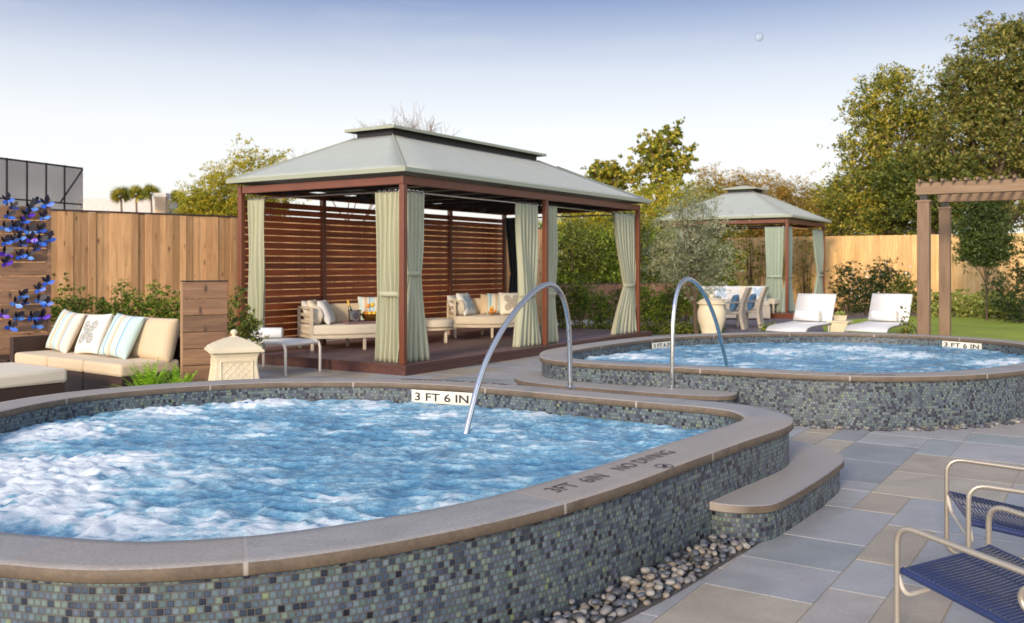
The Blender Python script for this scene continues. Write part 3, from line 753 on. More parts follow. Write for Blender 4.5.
# butterflies
def wing_mb(upper, s, spread):
    """one pair of wings folded like an open book; root at origin"""
    m = MB()
    if upper: out = [(0, 0), (.012, .035), (.03, .078), (.06, .105), (.085, .100), (.082, .07), (.06, .035), (.03, .008)]
    else: out = [(0, 0), (.03, .012), (.07, .012), (.10, -.006), (.098, -.03), (.07, -.046), (.035, -.042), (.01, -.02)]
    for sy in (1, -1):
        vs = []
        for th in (.0012, -.0012):
            for k, (a, b) in enumerate(out):
                r = a; lift = b
                vs.append((a * cos(spread) * s, (sy * (a * sin(spread) + .25 * b * b / .1)) * s, b * s + th))
        n = len(out); m.add(vs, [tuple(range(n)), tuple(range(2 * n - 1, n - 1, -1))] + [(i, n + i, n + (i + 1) % n, (i + 1) % n) for i in range(n)])
    return m
BFC = {'bright blue': (srgb(20, 72, 204), srgb(70, 140, 246)), 'pale blue': (srgb(50, 112, 224), srgb(126, 180, 248)), 'navy': (srgb(14, 30, 100), srgb(30, 62, 160)), 'violet': (srgb(70, 26, 190), srgb(130, 70, 230))}
def m_wing(name, a, b):
    m = NT(name); v = m.coord('Object'); m.set(Base_Color=m.ramp(m.noise(v, 22, 3), [(.35, a), (.65, b)]), Roughness=.4, Metallic=.0); return m.m
BFM = {k: m_wing('wing_' + k.replace(' ', '_'), *v) for k, v in BFC.items()}
WBLK = m_plain('wing_black', srgb(16, 20, 40), .45)
def butterfly(col, s):
    b = thing('butterfly', '', 'butterfly')
    m = MB()
    for sx in (1, -1): pass
    up = []
    wings = MB(); lows = MB()
    out = [(0, 0), (-.002, .05), (.012, .095), (.045, .124), (.082, .122), (.074, .092), (.084, .062), (.056, .042), (.036, .012)]
    lo = [(0, .004), (.030, .018), (.070, .020), (.112, .006), (.108, -.008), (.118, -.022), (.088, -.030), (.084, -.044), (.050, -.040), (.040, -.052), (.012, -.030)]
    def wing(m_, o_, sx, tilt, yy):
        n = len(o_); vs = []
        for th in (.001, -.001):
            for a, c in o_: vs.append((sx * a * s, (yy - tilt * a + th - .2 * abs(c)) * s if abs(s) else 0, c * s))
        m_.add(vs, [tuple(range(n)), tuple(range(2 * n - 1, n - 1, -1))] + [(i, n + i, n + (i + 1) % n, (i + 1) % n) for i in range(n)])
    wing(wings, out, 1, .9, -.012); wing(wings, [(a * .6, c * .92) for a, c in out], -1, .5, -.010)
    wing(lows, lo, 1, .35, -.014); wing(lows, [(a * .7, c) for a, c in lo], -1, .6, -.012)
    wings.build('upper_wings', WBLK, b); lows.build('lower_wings', BFM[col], b)
    MB().tube([(0, -.010 * s, -.045 * s), (0, -.016 * s, -.01 * s), (0, -.016 * s, .03 * s), (0, -.010 * s, .05 * s)], [.002 * s, .006 * s, .007 * s, .004 * s], 8).build('body', WBLK, b, smooth=True)
    MB().tube([(0, 0.0, 0), (0, .05, 0)], .0025, 6).build('pin', M['black'], b)
    return b
BF = [('upper', 1, [(6, 201, 'b'), (28, 209, 'p'), (34, 202, 'n'), (45, 205, 'b')]), ('upper', 2, [(6.5, 216, 'b'), (11, 207.5, 'n'), (25, 215.5, 'v'), (42, 217.5, 'p')]), ('upper', 3, [(3, 227.6, 'p'), (11.5, 227, 'b'), (18, 229, 'n'), (21.6, 222, 'b'), (28, 232, 'p'), (38, 230.5, 'b')]),
      ('upper', 4, [(4, 242.7, 'b'), (11, 240, 'n'), (18, 238.5, 'p'), (21, 244.5, 'n'), (29, 240, 'v'), (37, 241.5, 'b'), (46, 240, 'b')]), ('upper', 5, [(3, 254, 'v'), (18.8, 256.4, 'b'), (26, 256.4, 'p'), (34, 249.5, 'n')]), ('upper', 6, [(3.6, 263.6, 'v')]),
      ('lower', 1, [(38, 290, 'b'), (46, 282.4, 'b')]), ('lower', 2, [(14.4, 304, 'p'), (19.5, 296, 'p'), (23.8, 303.3, 'n'), (37, 301, 'p'), (45, 304, 'b')]), ('lower', 3, [(2, 315, 'v'), (15, 317.5, 'p'), (30, 317.5, 'b'), (41, 317.5, 'v')]), ('lower', 4, [(9, 327, 'b'), (34, 325.5, 'p')])]
KEY = {'b': 'bright blue', 'p': 'pale blue', 'n': 'navy', 'v': 'violet'}; ORD = ['leftmost', 'second from left', 'third from left', 'fourth from left', 'fifth from left', 'sixth from left', 'seventh from left']
ORD2 = {1: 'top', 2: 'second', 3: 'third', 4: 'fourth', 5: 'fifth', 6: 'bottom'}
R = random.Random(4); protoB = {}
for cl, row, items in BF:
    for k, (px, py, c) in enumerate(items):
        kx = (px - 512) / FP; tt = (kx * WA.y - WA.x) / (wd.x - kx * wd.y); q = WA + wd * tt; nrm = Vector((wd.y, -wd.x)).normalized()
        if c not in protoB: protoB[c] = o = butterfly(KEY[c], .98)
        else: o = copy_tree(protoB[c])
        q2 = q + nrm * .065; o.location = (q2.x, q2.y, H + (HY - py) * q2.y / FP); 
        o.rotation_euler = (R.uniform(-.1, .2), R.uniform(-.45, .35), wang + R.uniform(-.3, .3)); s_ = R.uniform(.8, 1.0) * (.75 if c == 'n' else 1); o.scale = (s_, s_, s_)
        rn = {('lower', 4): 'bottom'}.get((cl, row), ORD2[row]); cnt = 'only one' if len(items) == 1 else (ORD[k] if k < len(items) - 1 else 'rightmost')
        tag(o, f'{KEY[c]} butterfly, {cnt} in the {rn} row of the {cl} cluster', 'butterfly', 'butterflies on the plank wall')

# ---------------------------------------------------------------- pavilions
def hip(m, x0, x1, y0, y1, z0, ix, iz, sag=.04, n=10, xf=0):
    """hip roof faces from eave rectangle up to an inset rectangle (inset ix from eave) at iz"""
    c0 = [(x0, y0), (x1, y0), (x1, y1), (x0, y1)]; c1 = [(x0 + ix, y0 + ix), (x1 - ix - xf, y0 + ix), (x1 - ix - xf, y1 - ix), (x0 + ix, y1 - ix)]
    for s_ in range(4):
        a, b = c0[s_], c0[(s_ + 1) % 4]; c, d = c1[(s_ + 1) % 4], c1[s_]; vs = []
        for i in range(n + 1):
            v = i / n
            for j in range(n + 1):
                u = j / n; p = Vector((a[0], a[1])).lerp(Vector((b[0], b[1])), u); q = Vector((d[0], d[1])).lerp(Vector((c[0], c[1])), u); r = p.lerp(q, v)
                z = z0 + (iz - z0) * v - sag * sin(pi * v) * (.4 + .6 * sin(pi * u)); vs.append((r.x, r.y, z))
        m.add(vs, [(i * (n + 1) + j, i * (n + 1) + j + 1, (i + 1) * (n + 1) + j + 1, (i + 1) * (n + 1) + j) for i in range(n) for j in range(n)])
def rim(m, x0, x1, y0, y1, z0, z1, th=.02):
    for a, b in (((x0, y0), (x1, y0)), ((x1, y0), (x1, y1)), ((x1, y1), (x0, y1)), ((x0, y1), (x0, y0))):
        ang = atan2(b[1] - a[1], b[0] - a[0]); L_ = sqrt((b[0] - a[0]) ** 2 + (b[1] - a[1]) ** 2)
        m.box((a[0] + b[0]) / 2, (a[1] + b[1]) / 2, (z0 + z1) / 2, L_ + th * .98, th, z1 - z0, (0, 0, ang))
def pavilion(label, loc, Lx, Ly, hb, zd, posts, vent_half, name='pavilion', xf=0, vo=.12):
    t = thing(name, label, 'pavilion', (loc[0], loc[1], zd), ANG_U)
    for (x, y) in posts: MB().box(x, y, hb / 2, .085, .085, hb).build('post', M['post'], t, bevel=.006)
    bz = hb + .057
    for (a, b, d) in (((-.05, 0), (Lx + .05, 0), 'front'), ((-.05, Ly), (Lx + .05, Ly), 'b'), ((0, .05), (0, Ly - .05), 's'), ((Lx, .05), (Lx, Ly - .05), 's2')):
        MB().beam((a[0], a[1], bz), (b[0], b[1], bz), .07, .115).build('beam', M['post'], t, bevel=.005)
    ov = .20; ez = hb + .215
    m = MB(); x0, x1, y0, y1 = -ov, Lx + ov, -ov, Ly + ov * .6
    ix = (y1 - y0) / 2 - vent_half + .12; iz = ez + .50 * ix
    hip(m, x0, x1, y0, y1, ez, ix, iz, .012, xf=xf); r = m.build('roof_canopy', M['roof'], t, smooth=True, ang=25)
    so_ = r.modifiers.new('thick', 'SOLIDIFY'); so_.thickness = .01
    m = MB(); rim(m, x0, x1, y0, y1, ez - .06, ez + .004); m.build('valance', M['trim'], r, bevel=.004)
    vx0, vx1, vy0, vy1 = x0 + ix - vo, x1 - ix - xf + vo, y0 + ix - vo, y1 - ix + vo
    sm = MB(); xi0, xi1, yi0, yi1 = x0 + ix, x1 - ix - xf, y0 + ix, y1 - ix
    for (a_, b_) in (((x0, y0), (xi0, yi0)), ((x1, y0), (xi1, yi0)), ((x1, y1), (xi1, yi1)), ((x0, y1), (xi0, yi1))):
        sm = MB().tube([(a_[0] + (b_[0] - a_[0]) * q, a_[1] + (b_[1] - a_[1]) * q, ez + (iz - ez) * q - .012 * .4 * sin(pi * q) + .004) for q in np.linspace(0, 1, 8)], .011, 6); sm.build('seam', M['trim'], r, smooth=True)
    for q_ in (.34, .67):
        for (yy, yi) in ((y0, yi0), (y1, yi1)):
            xo = x0 + (x1 - x0) * q_; xn = xi0 + (xi1 - xi0) * q_
            sm = MB().tube([(xo + (xn - xo) * v_, yy + (yi - yy) * v_, ez + (iz - ez) * v_ - .012 * sin(pi * v_) * (.4 + .6 * sin(pi * q_)) + .001) for v_ in np.linspace(0, 1, 8)], .005, 5); sm.build('seam', M['trim'], r, smooth=True)
    fr = MB(); rim(fr, x0 + ix + .03, x1 - ix - xf - .03, y0 + ix + .03, y1 - ix - .03, iz - .02, iz + .14, .03); fr.build('vent_frame', M['black'], r)
    m = MB(); hip(m, vx0, vx1, vy0, vy1, iz + .135, (vy1 - vy0) / 2 - .01, iz + .135 + .12, .0, 4); v = m.build('vent_canopy', M['roof'], r, smooth=True, ang=8)
    so_ = v.modifiers.new('thick', 'SOLIDIFY'); so_.thickness = .012
    m = MB(); rim(m, vx0, vx1, vy0, vy1, iz + .092, iz + .138); m.build('vent_trim', M['trim'], r)
    # rafters
    m = MB()
    for (a, b) in (((x0 + .2, y0 + .2), (x0 + ix, y0 + ix)), ((x1 - .2, y0 + .2), (x1 - ix, y0 + ix)), ((x1 - .2, y1 - .2), (x1 - ix, y1 - ix)), ((x0 + .2, y1 - .2), (x0 + ix, y1 - ix))):
        m.beam((a[0], a[1], ez - .02 + .07), (b[0], b[1], iz - .07), .04, .06)
    m.build('rafters', M['black'], t)
    return t
HB = 2.57
gx, gy = -1.55, 13.38
LX, LY = 7.70, 3.38
posts = [(0, 0), (3.92, 0), (LX, 0), (0, LY), (LX, LY), (1.85, LY), (3.75, LY), (5.62, LY)]
pav = pavilion('large near pavilion with pale canopy roof and slatted back wall on a deck', (gx, gy), LX, LY, HB, .15, posts, .52, xf=.75)
m = MB(); 
for k in range(21):
    z = .10 + k * .114
    for a, b in ((0.05, 1.80), (1.90, 3.70), (3.80, 5.57), (5.67, LX - .05)):
        m.box((a + b) / 2, LY + .0, z + .045, b - a, .022, .094, (radians(random.uniform(-1.5, 1.5)), 0, 0))
m.build('slat_screen', M['slat'], pav)
m = MB()
for k in range(9): m.box(.4 + k * .8, LY / 2, HB + .03, .04, LY - .1, .06)
m.box(LX / 2, LY * .5, HB + .09, LX - .2, .05, .06); m.build('ceiling_joists', M['black'], pav)
# curtain rods
def rod(a, b, parent):
    MB().tube([a, b], .016, 8).build('curtain_rod', M['steel'], parent, smooth=True)
zr = HB - .085
for (a, b) in (((.06, .12, zr), (3.87, .12, zr)), ((3.97, .12, zr), (LX - .05, .12, zr)), ((.12, .06, zr), (.12, LY - .06, zr)), ((LX - .12, .06, zr), (LX - .12, LY - .06, zr))): rod(a, b, pav)
# deck
DX0, DX1, DY0, DY1 = -.07, 8.16, -.10, 3.8
dk = thing('deck', 'dark brown timber deck platform under the large pavilion', 'deck', (gx, gy, 0), ANG_U)
m = MB(); n = 28; bwid = (DY1 - DY0) / n
for k in range(n): m.box((DX0 + DX1) / 2, DY0 + (k + .5) * bwid, .134, DX1 - DX0, bwid - .004, .03)
m.build('boards', M['deck'], dk, bevel=.003, seg=1)
m = MB(); rim(m, DX0 - .002, DX1 + .002, DY0 - .002, DY1 + .002, -.01, .104, .025); rim(m, DX0 - .006, DX1 + .006, DY0 - .006, DY1 + .006, .106, .152, .034); m.build('fascia', m_wood('deck_fascia', srgb(74, 48, 42), srgb(100, 66, 58), 'x', .5, 7, isl=.1), dk)
def pav_w(x, y, z=0, o=(gx, gy)):  # local to world
    p = Vector(o) + U * x + V * y; return (p.x, p.y, z)

# heaters / speakers hanging from the ceiling
R = random.Random(6)
for k, (px, py, d, lab) in enumerate(((364, 196, 15.6, 'black ceiling speaker hanging left of the near corner curtain'), (479, 207.5, 17.5, 'black ceiling speaker hanging between the two right-hand slat bays'), (291, 190, 15.2, 'black ceiling speaker hanging over the left end of the pavilion'))):
    q = D(px, py, d); zt = .15 + HB + .0 - q[2]
    t = thing('ceiling_speaker', lab, 'speaker', q, 0, 'speakers hanging in the large pavilion')
    MB().lathe([(.04, -.09), (.10, -.085), (.135, -.03), (.12, .05), (.05, .09)], 16).build('housing', M['black'], t, smooth=True)
    MB().tube([(0, 0, .08), (0, 0, zt)], .012, 8).build('stem', M['black'], t)

# curtains -----------------------------------------------
def curtain(label, a, b, top, bot, parent_ang, tie=.42, squeeze=.5, folds=7, amp=.045, mat='curtain', skew=0.0, seed=0, flare=1.0, grp=None, dd=None):
    """a,b: plan ends of the gathered heading; tie = height fraction of the tieback; squeeze = width there"""
    a = Vector(a); b = Vector(b); d = b - a; L_ = d.length; dn = d.normalized(); nn = Vector((-dn.y, dn.x)); c = (a + b) / 2
    t = thing('curtain', label, 'curtain', (c.x, c.y, bot), atan2(dn.y, dn.x), grp)
    NU, NV = folds * 10, 40; R_ = random.Random(seed); ph = R_.uniform(0, 6); vs = []
    hh = top - bot
    for j in range(NV + 1):
        v = j / NV; z = hh * v
        if tie is None: wd_ = 1
        else:
            q = (v - tie) / (1 - tie) if v > tie else (tie - v) / tie
            e = q ** .75 if v > tie else q ** 1.1
            wd_ = squeeze + ((1 if v > tie else flare) - squeeze) * min(1, e)
        sk = skew * (0 if tie is None else max(0, 1 - abs(v - tie) / (1 - tie if v > tie else tie)) ** 1.2)
        for i in range(NU + 1):
            u = i / NU; uu = u + .012 * sin(u * 19 + seed) ; x = (u - .5) * L_ * wd_ + sk
            am = amp * (.55 + .45 * (1 - v)) * (.65 + .5 * wd_)
            y = am * sin(uu * folds * 2 * pi + ph + .5 * sin(v * 3 + seed)) + .25 * am * sin(uu * folds * 4.3 * pi + v * 4) + .012 * sin(v * 9 + u * 5)
            vs.append((x + .25 * am * cos(uu * folds * 2 * pi + ph), y, z))
    m = MB().add(vs, [(j * (NU + 1) + i, j * (NU + 1) + i + 1, (j + 1) * (NU + 1) + i + 1, (j + 1) * (NU + 1) + i) for j in range(NV) for i in range(NU)])
    o = m.build('cloth', M[mat], t, smooth=True, ang=180); so_ = o.modifiers.new('thick', 'SOLIDIFY'); so_.thickness = .004
    if tie is not None:
        w2 = L_ * squeeze / 2 + .015; pts = [(sk_ + skew, y_, tie * hh) for sk_, y_ in [(w2 * cos(q), .07 * sin(q)) for q in np.linspace(0, 2 * pi, 20)[:-1]]]
        band = MB(); n_ = len(pts)
        vv = [(x, y, z - .035) for x, y, z in pts] + [(x, y, z + .035) for x, y, z in pts]
        band.add(vv, [(i, (i + 1) % n_, n_ + (i + 1) % n_, n_ + i) for i in range(n_)]); bo = band.build('tieback', M[mat], t, smooth=True, ang=180); s3 = bo.modifiers.new('thick', 'SOLIDIFY'); s3.thickness = .006
    for i in range(folds):
        rg = MB()
        x = (i + .5) / folds * L_ - L_ / 2
        rg.tube([(x, .026 * cos(q), hh + .012 + .026 * sin(q)) for q in np.linspace(0, 2 * pi, 12)[:-1]], .004, 6, closed=True); rg.build('ring', M['steel'], t)
    return t
GC = 'green curtains of the large pavilion'
zt = .15 + zr - .012
def cpl(x0, x1, y0, y1, *a_, **k_):
    p = pav_w(x0, y0); q = pav_w(x1, y1); return (p[0], p[1]), (q[0], q[1])
def C(label, xy0, xy1, **k):
    a_ = pav_w(*xy0)[:2]; b_ = pav_w(*xy1)[:2]; curtain(label, a_, b_, zt, .16, 0, grp=GC, **k)
# near corner: on the left side (x=.12 line) and on the front side
C('pale green curtain just left of the near corner post', (.10, .08), (.10, .58), tie=.40, squeeze=.74, folds=5, amp=.05, seed=1, flare=1.02)
C('pale green curtain just right of the near corner post', (.10, .10), (.60, .10), tie=.52, squeeze=.58, folds=5, amp=.05, seed=2, flare=1.35)
C('narrow pale green curtain hanging at the left rear post', (.10, LY - .45), (.10, LY - .08), tie=None, folds=4, amp=.04, seed=3)
C('wide yellow-green curtain just left of the middle front post', (3.15, .10), (3.84, .10), tie=.36, squeeze=.70, folds=6, amp=.055, seed=4, flare=1.1)
C('yellow-green curtain just right of the middle front post', (3.98, .10), (4.50, .10), tie=.36, squeeze=.75, folds=4, amp=.05, seed=5, flare=1.2)
C('pinched yellow-green curtain at the far right front post', (6.70, .06), (7.72, .06), tie=.40, squeeze=.46, folds=7, amp=.055, seed=6, flare=1.1, skew=.20)
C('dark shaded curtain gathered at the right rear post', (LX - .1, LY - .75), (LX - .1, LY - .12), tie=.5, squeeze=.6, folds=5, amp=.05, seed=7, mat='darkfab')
#C('pale curtain hanging behind the far daybed pillows', (LX - .1, LY - 1.45), (LX - .1, LY - .95), tie=None, folds=5, amp=.04, seed=8)

# far pavilion
o2 = (X(787, 28.0), 28.0); L2 = 4.05
pv2 = pavilion('small far pavilion with pale canopy roof beyond the olive tree', o2, L2, L2, HB + .12, .15, [(0, 0), (L2, 0), (0, L2), (L2, L2)], .55)
m = MB()
for k in range(18): m.box(L2 / 2, L2, .12 + k * .13, L2 - .1, .02, .1)
m.build('slat_screen', M['slat'], pv2)
for (a, b) in (((.06, .12, zr + .1), (L2 - .06, .12, zr + .1)), ((.12, .06, zr + .1), (.12, L2 - .06, zr + .1))): rod(a, b, pv2)
d2 = thing('deck', 'low brown deck platform under the small far pavilion', 'deck', (o2[0], o2[1], 0), ANG_U)
m = MB()
for k in range(30): m.box(L2 / 2, -.35 + (k + .5) * .15, .134, L2 + .7, .146, .03)
m.build('boards', M['deck'], d2); m = MB(); rim(m, -.36, L2 + .36, -.36, 4.16, -.01, .15, .03); m.build('fascia', M['mahogany'], d2)
M['curtain2'] = m_fabric('curtain_fabric_grey_green', srgb(160, 174, 156), .85, .05, 220)
GC2 = 'grey-green curtains of the far pavilion'
def C2(label, xy0, xy1, **k):
    a_ = pav_w(*xy0, o=o2)[:2]; b_ = pav_w(*xy1, o=o2)[:2]; curtain(label, a_, b_, zt + .1, .16, 0, grp=GC2, mat='curtain2', **k)
C2('grey-green curtain left of the far pavilion front post', (.1, .12), (.1, .70), tie=.42, squeeze=.8, folds=5, seed=11, flare=1.3)
C2('slim grey-green curtain right of the far pavilion front post', (.14, .1), (.9, .1), tie=.42, squeeze=.8, folds=4, seed=12, flare=1.6)
C2('pinched grey-green curtain at the far pavilion right post', (2.9, .02), (4.10, .02), tie=.42, squeeze=.5, folds=7, seed=13, skew=.2)
C2('grey-green curtain hanging at the far pavilion rear left post', (.1, L2 - .9), (.1, L2 - .2), tie=None, folds=5, seed=14)

# ---------------------------------------------------------------- pergola
pg = (X(924, 15.4), 15.4)
t = thing('pergola', 'brown timber pergola with two square posts beside the lawn', 'pergola', (pg[0], pg[1], 0), ANG_R)
for (x, y) in ((0, 0), (0, 2.15), (5.2, 0), (5.2, 2.15)):
    p_ = MB().box(x, y, 1.30, .185, .185, 2.60).build('post', M['pergola'], t, bevel=.008)
    MB().box(x, y, 2.61, .225, .225, .03).build('post_cap', M['pergola'], p_); MB().box(x, y, 2.675, .11, .11, .10).build('bracket', M['black'], p_)
M['pergx'] = m_wood('pergola_beam_wood', srgb(120, 96, 72), srgb(160, 132, 102), 'x', .65, 6, False, .15)
for y in (-.07, .07, 2.08, 2.22): MB().box(2.70, y, 2.81, 5.62, .045, .19).build('beam', M['pergx'], t, bevel=.004)
for k in range(33): MB().box(-.03 + k * .17, 1.07, 2.928, .035, 2.7, .045).build('rafter', M['black'] if False else M['pergola'], t)

# ---------------------------------------------------------------- foliage
def leaves(centres, size, seed=0, aspect=.45, flat=0, jitter=.35):
    rs = np.random.RandomState(seed); n = len(centres); c = np.asarray(centres)
    d = rs.normal(size=(n, 3)); d[:, 2] *= (1 - flat); d /= np.linalg.norm(d, axis=1)[:, None]
    e = rs.normal(size=(n, 3)); e -= d * np.sum(d * e, 1)[:, None]; e /= np.linalg.norm(e, axis=1)[:, None]
    s_ = (size * (1 + jitter * rs.uniform(-1, 1, n)))[:, None]; nn = np.cross(d, e)
    a = c - d * s_ * .5; b = c + e * s_ * aspect * .5 + nn * s_ * .06; cc = c + d * s_ * .5; dd = c - e * s_ * aspect * .5 + nn * s_ * .06
    v = np.stack([a, b, cc, dd], 1).reshape(-1, 3); return v
def leaf_obj(name, v, mat, parent=None, loc=(0, 0, 0), sub=(0, 0, 0)):
    v = v - np.array(sub); n = len(v) // 4; me = bpy.data.meshes.new(name); me.vertices.add(len(v)); me.vertices.foreach_set('co', v.astype(np.float32).ravel())
    me.loops.add(n * 4); me.loops.foreach_set('vertex_index', np.arange(n * 4, dtype=np.int32)); me.polygons.add(n)
    me.polygons.foreach_set('loop_start', np.arange(0, n * 4, 4, dtype=np.int32)); me.polygons.foreach_set('loop_total', np.full(n, 4, dtype=np.int32)); me.update(calc_edges=True)
    me.materials.append(mat); o = bpy.data.objects.new(name, me); COL.objects.link(o); o.location = loc
    if parent: o.parent = parent
    return o
def clumps(ells, n, r, per, seed, shell=.55, squash=.75):
    """ells: list of (cx,cy,cz,rx,ry,rz). returns leaf centres and clump centres"""
    rs = np.random.RandomState(seed); vol = np.array([e[3] * e[4] * e[5] for e in ells]) ** .7; vol /= vol.sum(); cs = []
    for k in range(n):
        e = ells[rs.choice(len(ells), p=vol)]; d = rs.normal(size=3); d /= np.linalg.norm(d); q = shell + (1 - shell) * rs.uniform() ** .6
        q *= (1 + .18 * rs.normal()); cs.append([e[0] + d[0] * e[3] * q, e[1] + d[1] * e[4] * q, e[2] + d[2] * e[5] * q])
    cs = np.array(cs); rr = r * rs.uniform(.55, 1.35, n)
    cnt = np.maximum(4, (per * (rr / r) ** 2 * rs.uniform(.6, 1.3, n)).astype(int))
    out = []
    for i in range(n):
        nt_ = max(3, cnt[i] // 9); tc_ = cs[i] + rs.normal(size=(nt_, 3)) * rr[i] * np.array([.5, .5, .5 * squash])
        k_ = rs.randint(0, nt_, cnt[i]); out.append(tc_[k_] + rs.normal(size=(cnt[i], 3)) * rr[i] * np.array([.13, .13, .09]))
    return np.concatenate(out), cs
def plant(name, label, cat, base, ells, n, r, per, size, mat, trunk=.08, limbs=7, seed=0, shell=.55, aspect=.45, group=None, bark='bark', trunk_top=None, stems=0, zmin=.03, bend=.1):
    t = thing(name, label, cat, base, 0, group); bx, by, bz = base
    pts, cs = clumps(ells, n, r, per, seed, shell); pts = pts[pts[:, 2] > bz + zmin]
    leaf_obj('crown' if 'tree' in name or 'palm' in name else 'foliage', leaves(pts, size, seed + 1, aspect), mat, t, sub=base)
    rs = random.Random(seed); m = MB(); cz = min(e[2] for e in ells); top = trunk_top or (sum(e[2] for e in ells) / len(ells))
    if stems == 0:
        mid = Vector((sum(e[0] for e in ells) / len(ells) - bx, sum(e[1] for e in ells) / len(ells) - by, top - bz))
        trk = [Vector((0, 0, -.05)).lerp(mid, q) + Vector((rs.uniform(-1, 1), rs.uniform(-1, 1), 0)) * bend * trunk * 4 * (q > 0) for q in (0, .15, .3, .45, .6, .8, 1)]
        m.tube(trk, [trunk * (1.25 - .85 * q) for q in (0, .15, .3, .45, .6, .8, 1)], 8)
        for k in range(limbs):
            e = cs[rs.randrange(len(cs))]; s0 = trk[rs.choice((2, 3, 4, 5))]; en = Vector((e[0] - bx, e[1] - by, e[2] - bz)); md = s0.lerp(en, .5) + Vector((rs.uniform(-1, 1), rs.uniform(-1, 1), rs.uniform(-.3, .8))) * (en - s0).length * .12
            m.tube([s0, md, en], [trunk * .45, trunk * .26, trunk * .08], 6)
    else:
        for k in range(stems):
            e = cs[rs.randrange(len(cs))]; en = Vector((e[0] - bx, e[1] - by, e[2] - bz)); s0 = Vector((en.x * .25, en.y * .25, -.03)); md = s0.lerp(en, .5) + Vector((rs.uniform(-1, 1), rs.uniform(-1, 1), 0)) * .06
            m.tube([s0, md, en], [trunk, trunk * .7, trunk * .3], 5)
    m.build('trunk' if stems == 0 else 'stems', M[bark], t, smooth=True)
    return t
def lf(*cs): return [srgb(*c) for c in cs]
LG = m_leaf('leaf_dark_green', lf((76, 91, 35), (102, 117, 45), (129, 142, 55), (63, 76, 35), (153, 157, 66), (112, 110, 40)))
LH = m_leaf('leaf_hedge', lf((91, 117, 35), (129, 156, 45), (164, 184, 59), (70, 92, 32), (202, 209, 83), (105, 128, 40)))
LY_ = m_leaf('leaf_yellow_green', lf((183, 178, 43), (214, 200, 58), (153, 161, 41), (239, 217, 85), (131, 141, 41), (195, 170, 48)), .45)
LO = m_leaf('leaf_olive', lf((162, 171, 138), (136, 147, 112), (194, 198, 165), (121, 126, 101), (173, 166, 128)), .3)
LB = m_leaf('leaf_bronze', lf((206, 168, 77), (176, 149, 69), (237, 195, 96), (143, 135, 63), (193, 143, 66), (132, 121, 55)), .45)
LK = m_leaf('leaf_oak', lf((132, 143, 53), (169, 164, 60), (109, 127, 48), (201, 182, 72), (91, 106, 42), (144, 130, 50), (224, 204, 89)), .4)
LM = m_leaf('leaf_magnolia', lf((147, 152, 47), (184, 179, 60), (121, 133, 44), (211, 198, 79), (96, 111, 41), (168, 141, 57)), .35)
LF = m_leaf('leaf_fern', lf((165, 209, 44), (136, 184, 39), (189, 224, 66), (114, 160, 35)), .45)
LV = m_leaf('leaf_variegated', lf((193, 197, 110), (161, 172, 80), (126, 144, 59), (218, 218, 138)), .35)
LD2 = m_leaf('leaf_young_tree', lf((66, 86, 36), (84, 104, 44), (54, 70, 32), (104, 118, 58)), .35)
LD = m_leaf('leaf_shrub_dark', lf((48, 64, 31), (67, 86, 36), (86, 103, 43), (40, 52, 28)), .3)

def E(px, py, d, rx, ry, dy=None):   # ellipsoid from pixels at depth
    c = D(px, py, d); k = d / FP; return (c[0], c[1], c[2], rx * k, (dy if dy else rx * .8) * k, ry * k)
# hedge shrubs in front of the left fence
R = random.Random(12)
names = ['tucked beside the butterfly wall', 'behind the left end of the sofa back', 'behind the striped pillow nearest the butterfly wall', 'behind the middle of the sofa back', 'behind the right half of the sofa back', 'behind the right end of the sofa back', 'just left of the privacy panel']
for k, px in enumerate((62, 84, 108, 131, 152, 172, 196)):
    d = 14.3 + k * .18; base = (X(px, d), d, 0); top = 296 + R.uniform(-7, 4) + (-8 if k == 0 else 0)
    zt_ = H + (HY - top) * d / FP
    plant('hedge_shrub', 'green clipped hedge shrub ' + names[k], 'shrub', base, [(base[0], base[1], zt_ * .55, .30, .25, zt_ * .48)], 70, .15, 60, .058, LH, .014, 0, 20 + k, .35, .30, group='hedge shrubs before the brown fence', stems=9)
d = 12.8; base = (X(240, d), d, 0)
plant('leafy_shrub', 'airy long-leaved shrub between the wooden panel and pavilion curtain', 'shrub', base, [(base[0], base[1], .68, .20, .2, .42)], 50, .15, 34, .075, LG, .012, 0, 33, .3, .28, stems=10)
# fern
def fern(base, n, L_, seed, label):
    t = thing('fern', label, 'fern', base); rs = random.Random(seed); cs = []; m = MB(); V_ = []
    for k in range(n):
        a = rs.uniform(0, 2 * pi); el = rs.uniform(.5, 1.35); l = L_ * rs.uniform(.7, 1.15); pts = []
        for i in range(16):
            s_ = i / 15; r = l * s_ * cos(el) * (1 + .3 * s_); z = l * s_ * sin(el) - .35 * l * s_ ** 2.2 * cos(el); p = Vector((cos(a) * r, sin(a) * r, z + .02)); pts.append(p)
        m.tube(pts, [.003 * (1.1 - i / 16) for i in range(16)], 4)
        side = Vector((-sin(a), cos(a), 0))
        for i in range(2, 16):
            ll = .05 * sin(pi * (i / 15) ** .7) + .012
            for sg in (1, -1):
                p = pts[i]; tg = (pts[i] - pts[i - 1]).normalized(); dr = (side * sg + tg * .6).normalized(); q = p + dr * ll; w_ = tg * .009
                V_ += [tuple(p - w_), tuple(p.lerp(q, .5) - w_ * 1.1), tuple(q), tuple(p + w_)]
    m.build('stems', m_plain('fern_stem', srgb(120, 150, 50), .6), t); leaf_obj('fronds', np.array(V_), LF, t)
fern((X(148, 10.3), 10.3, .02), 80, .50, 1, 'bright lime fern clump in front of the sofa corner'); fern((X(179, 10.35), 10.35, .02), 50, .42, 2, 'bright lime fern clump at the foot of the wooden privacy panel')

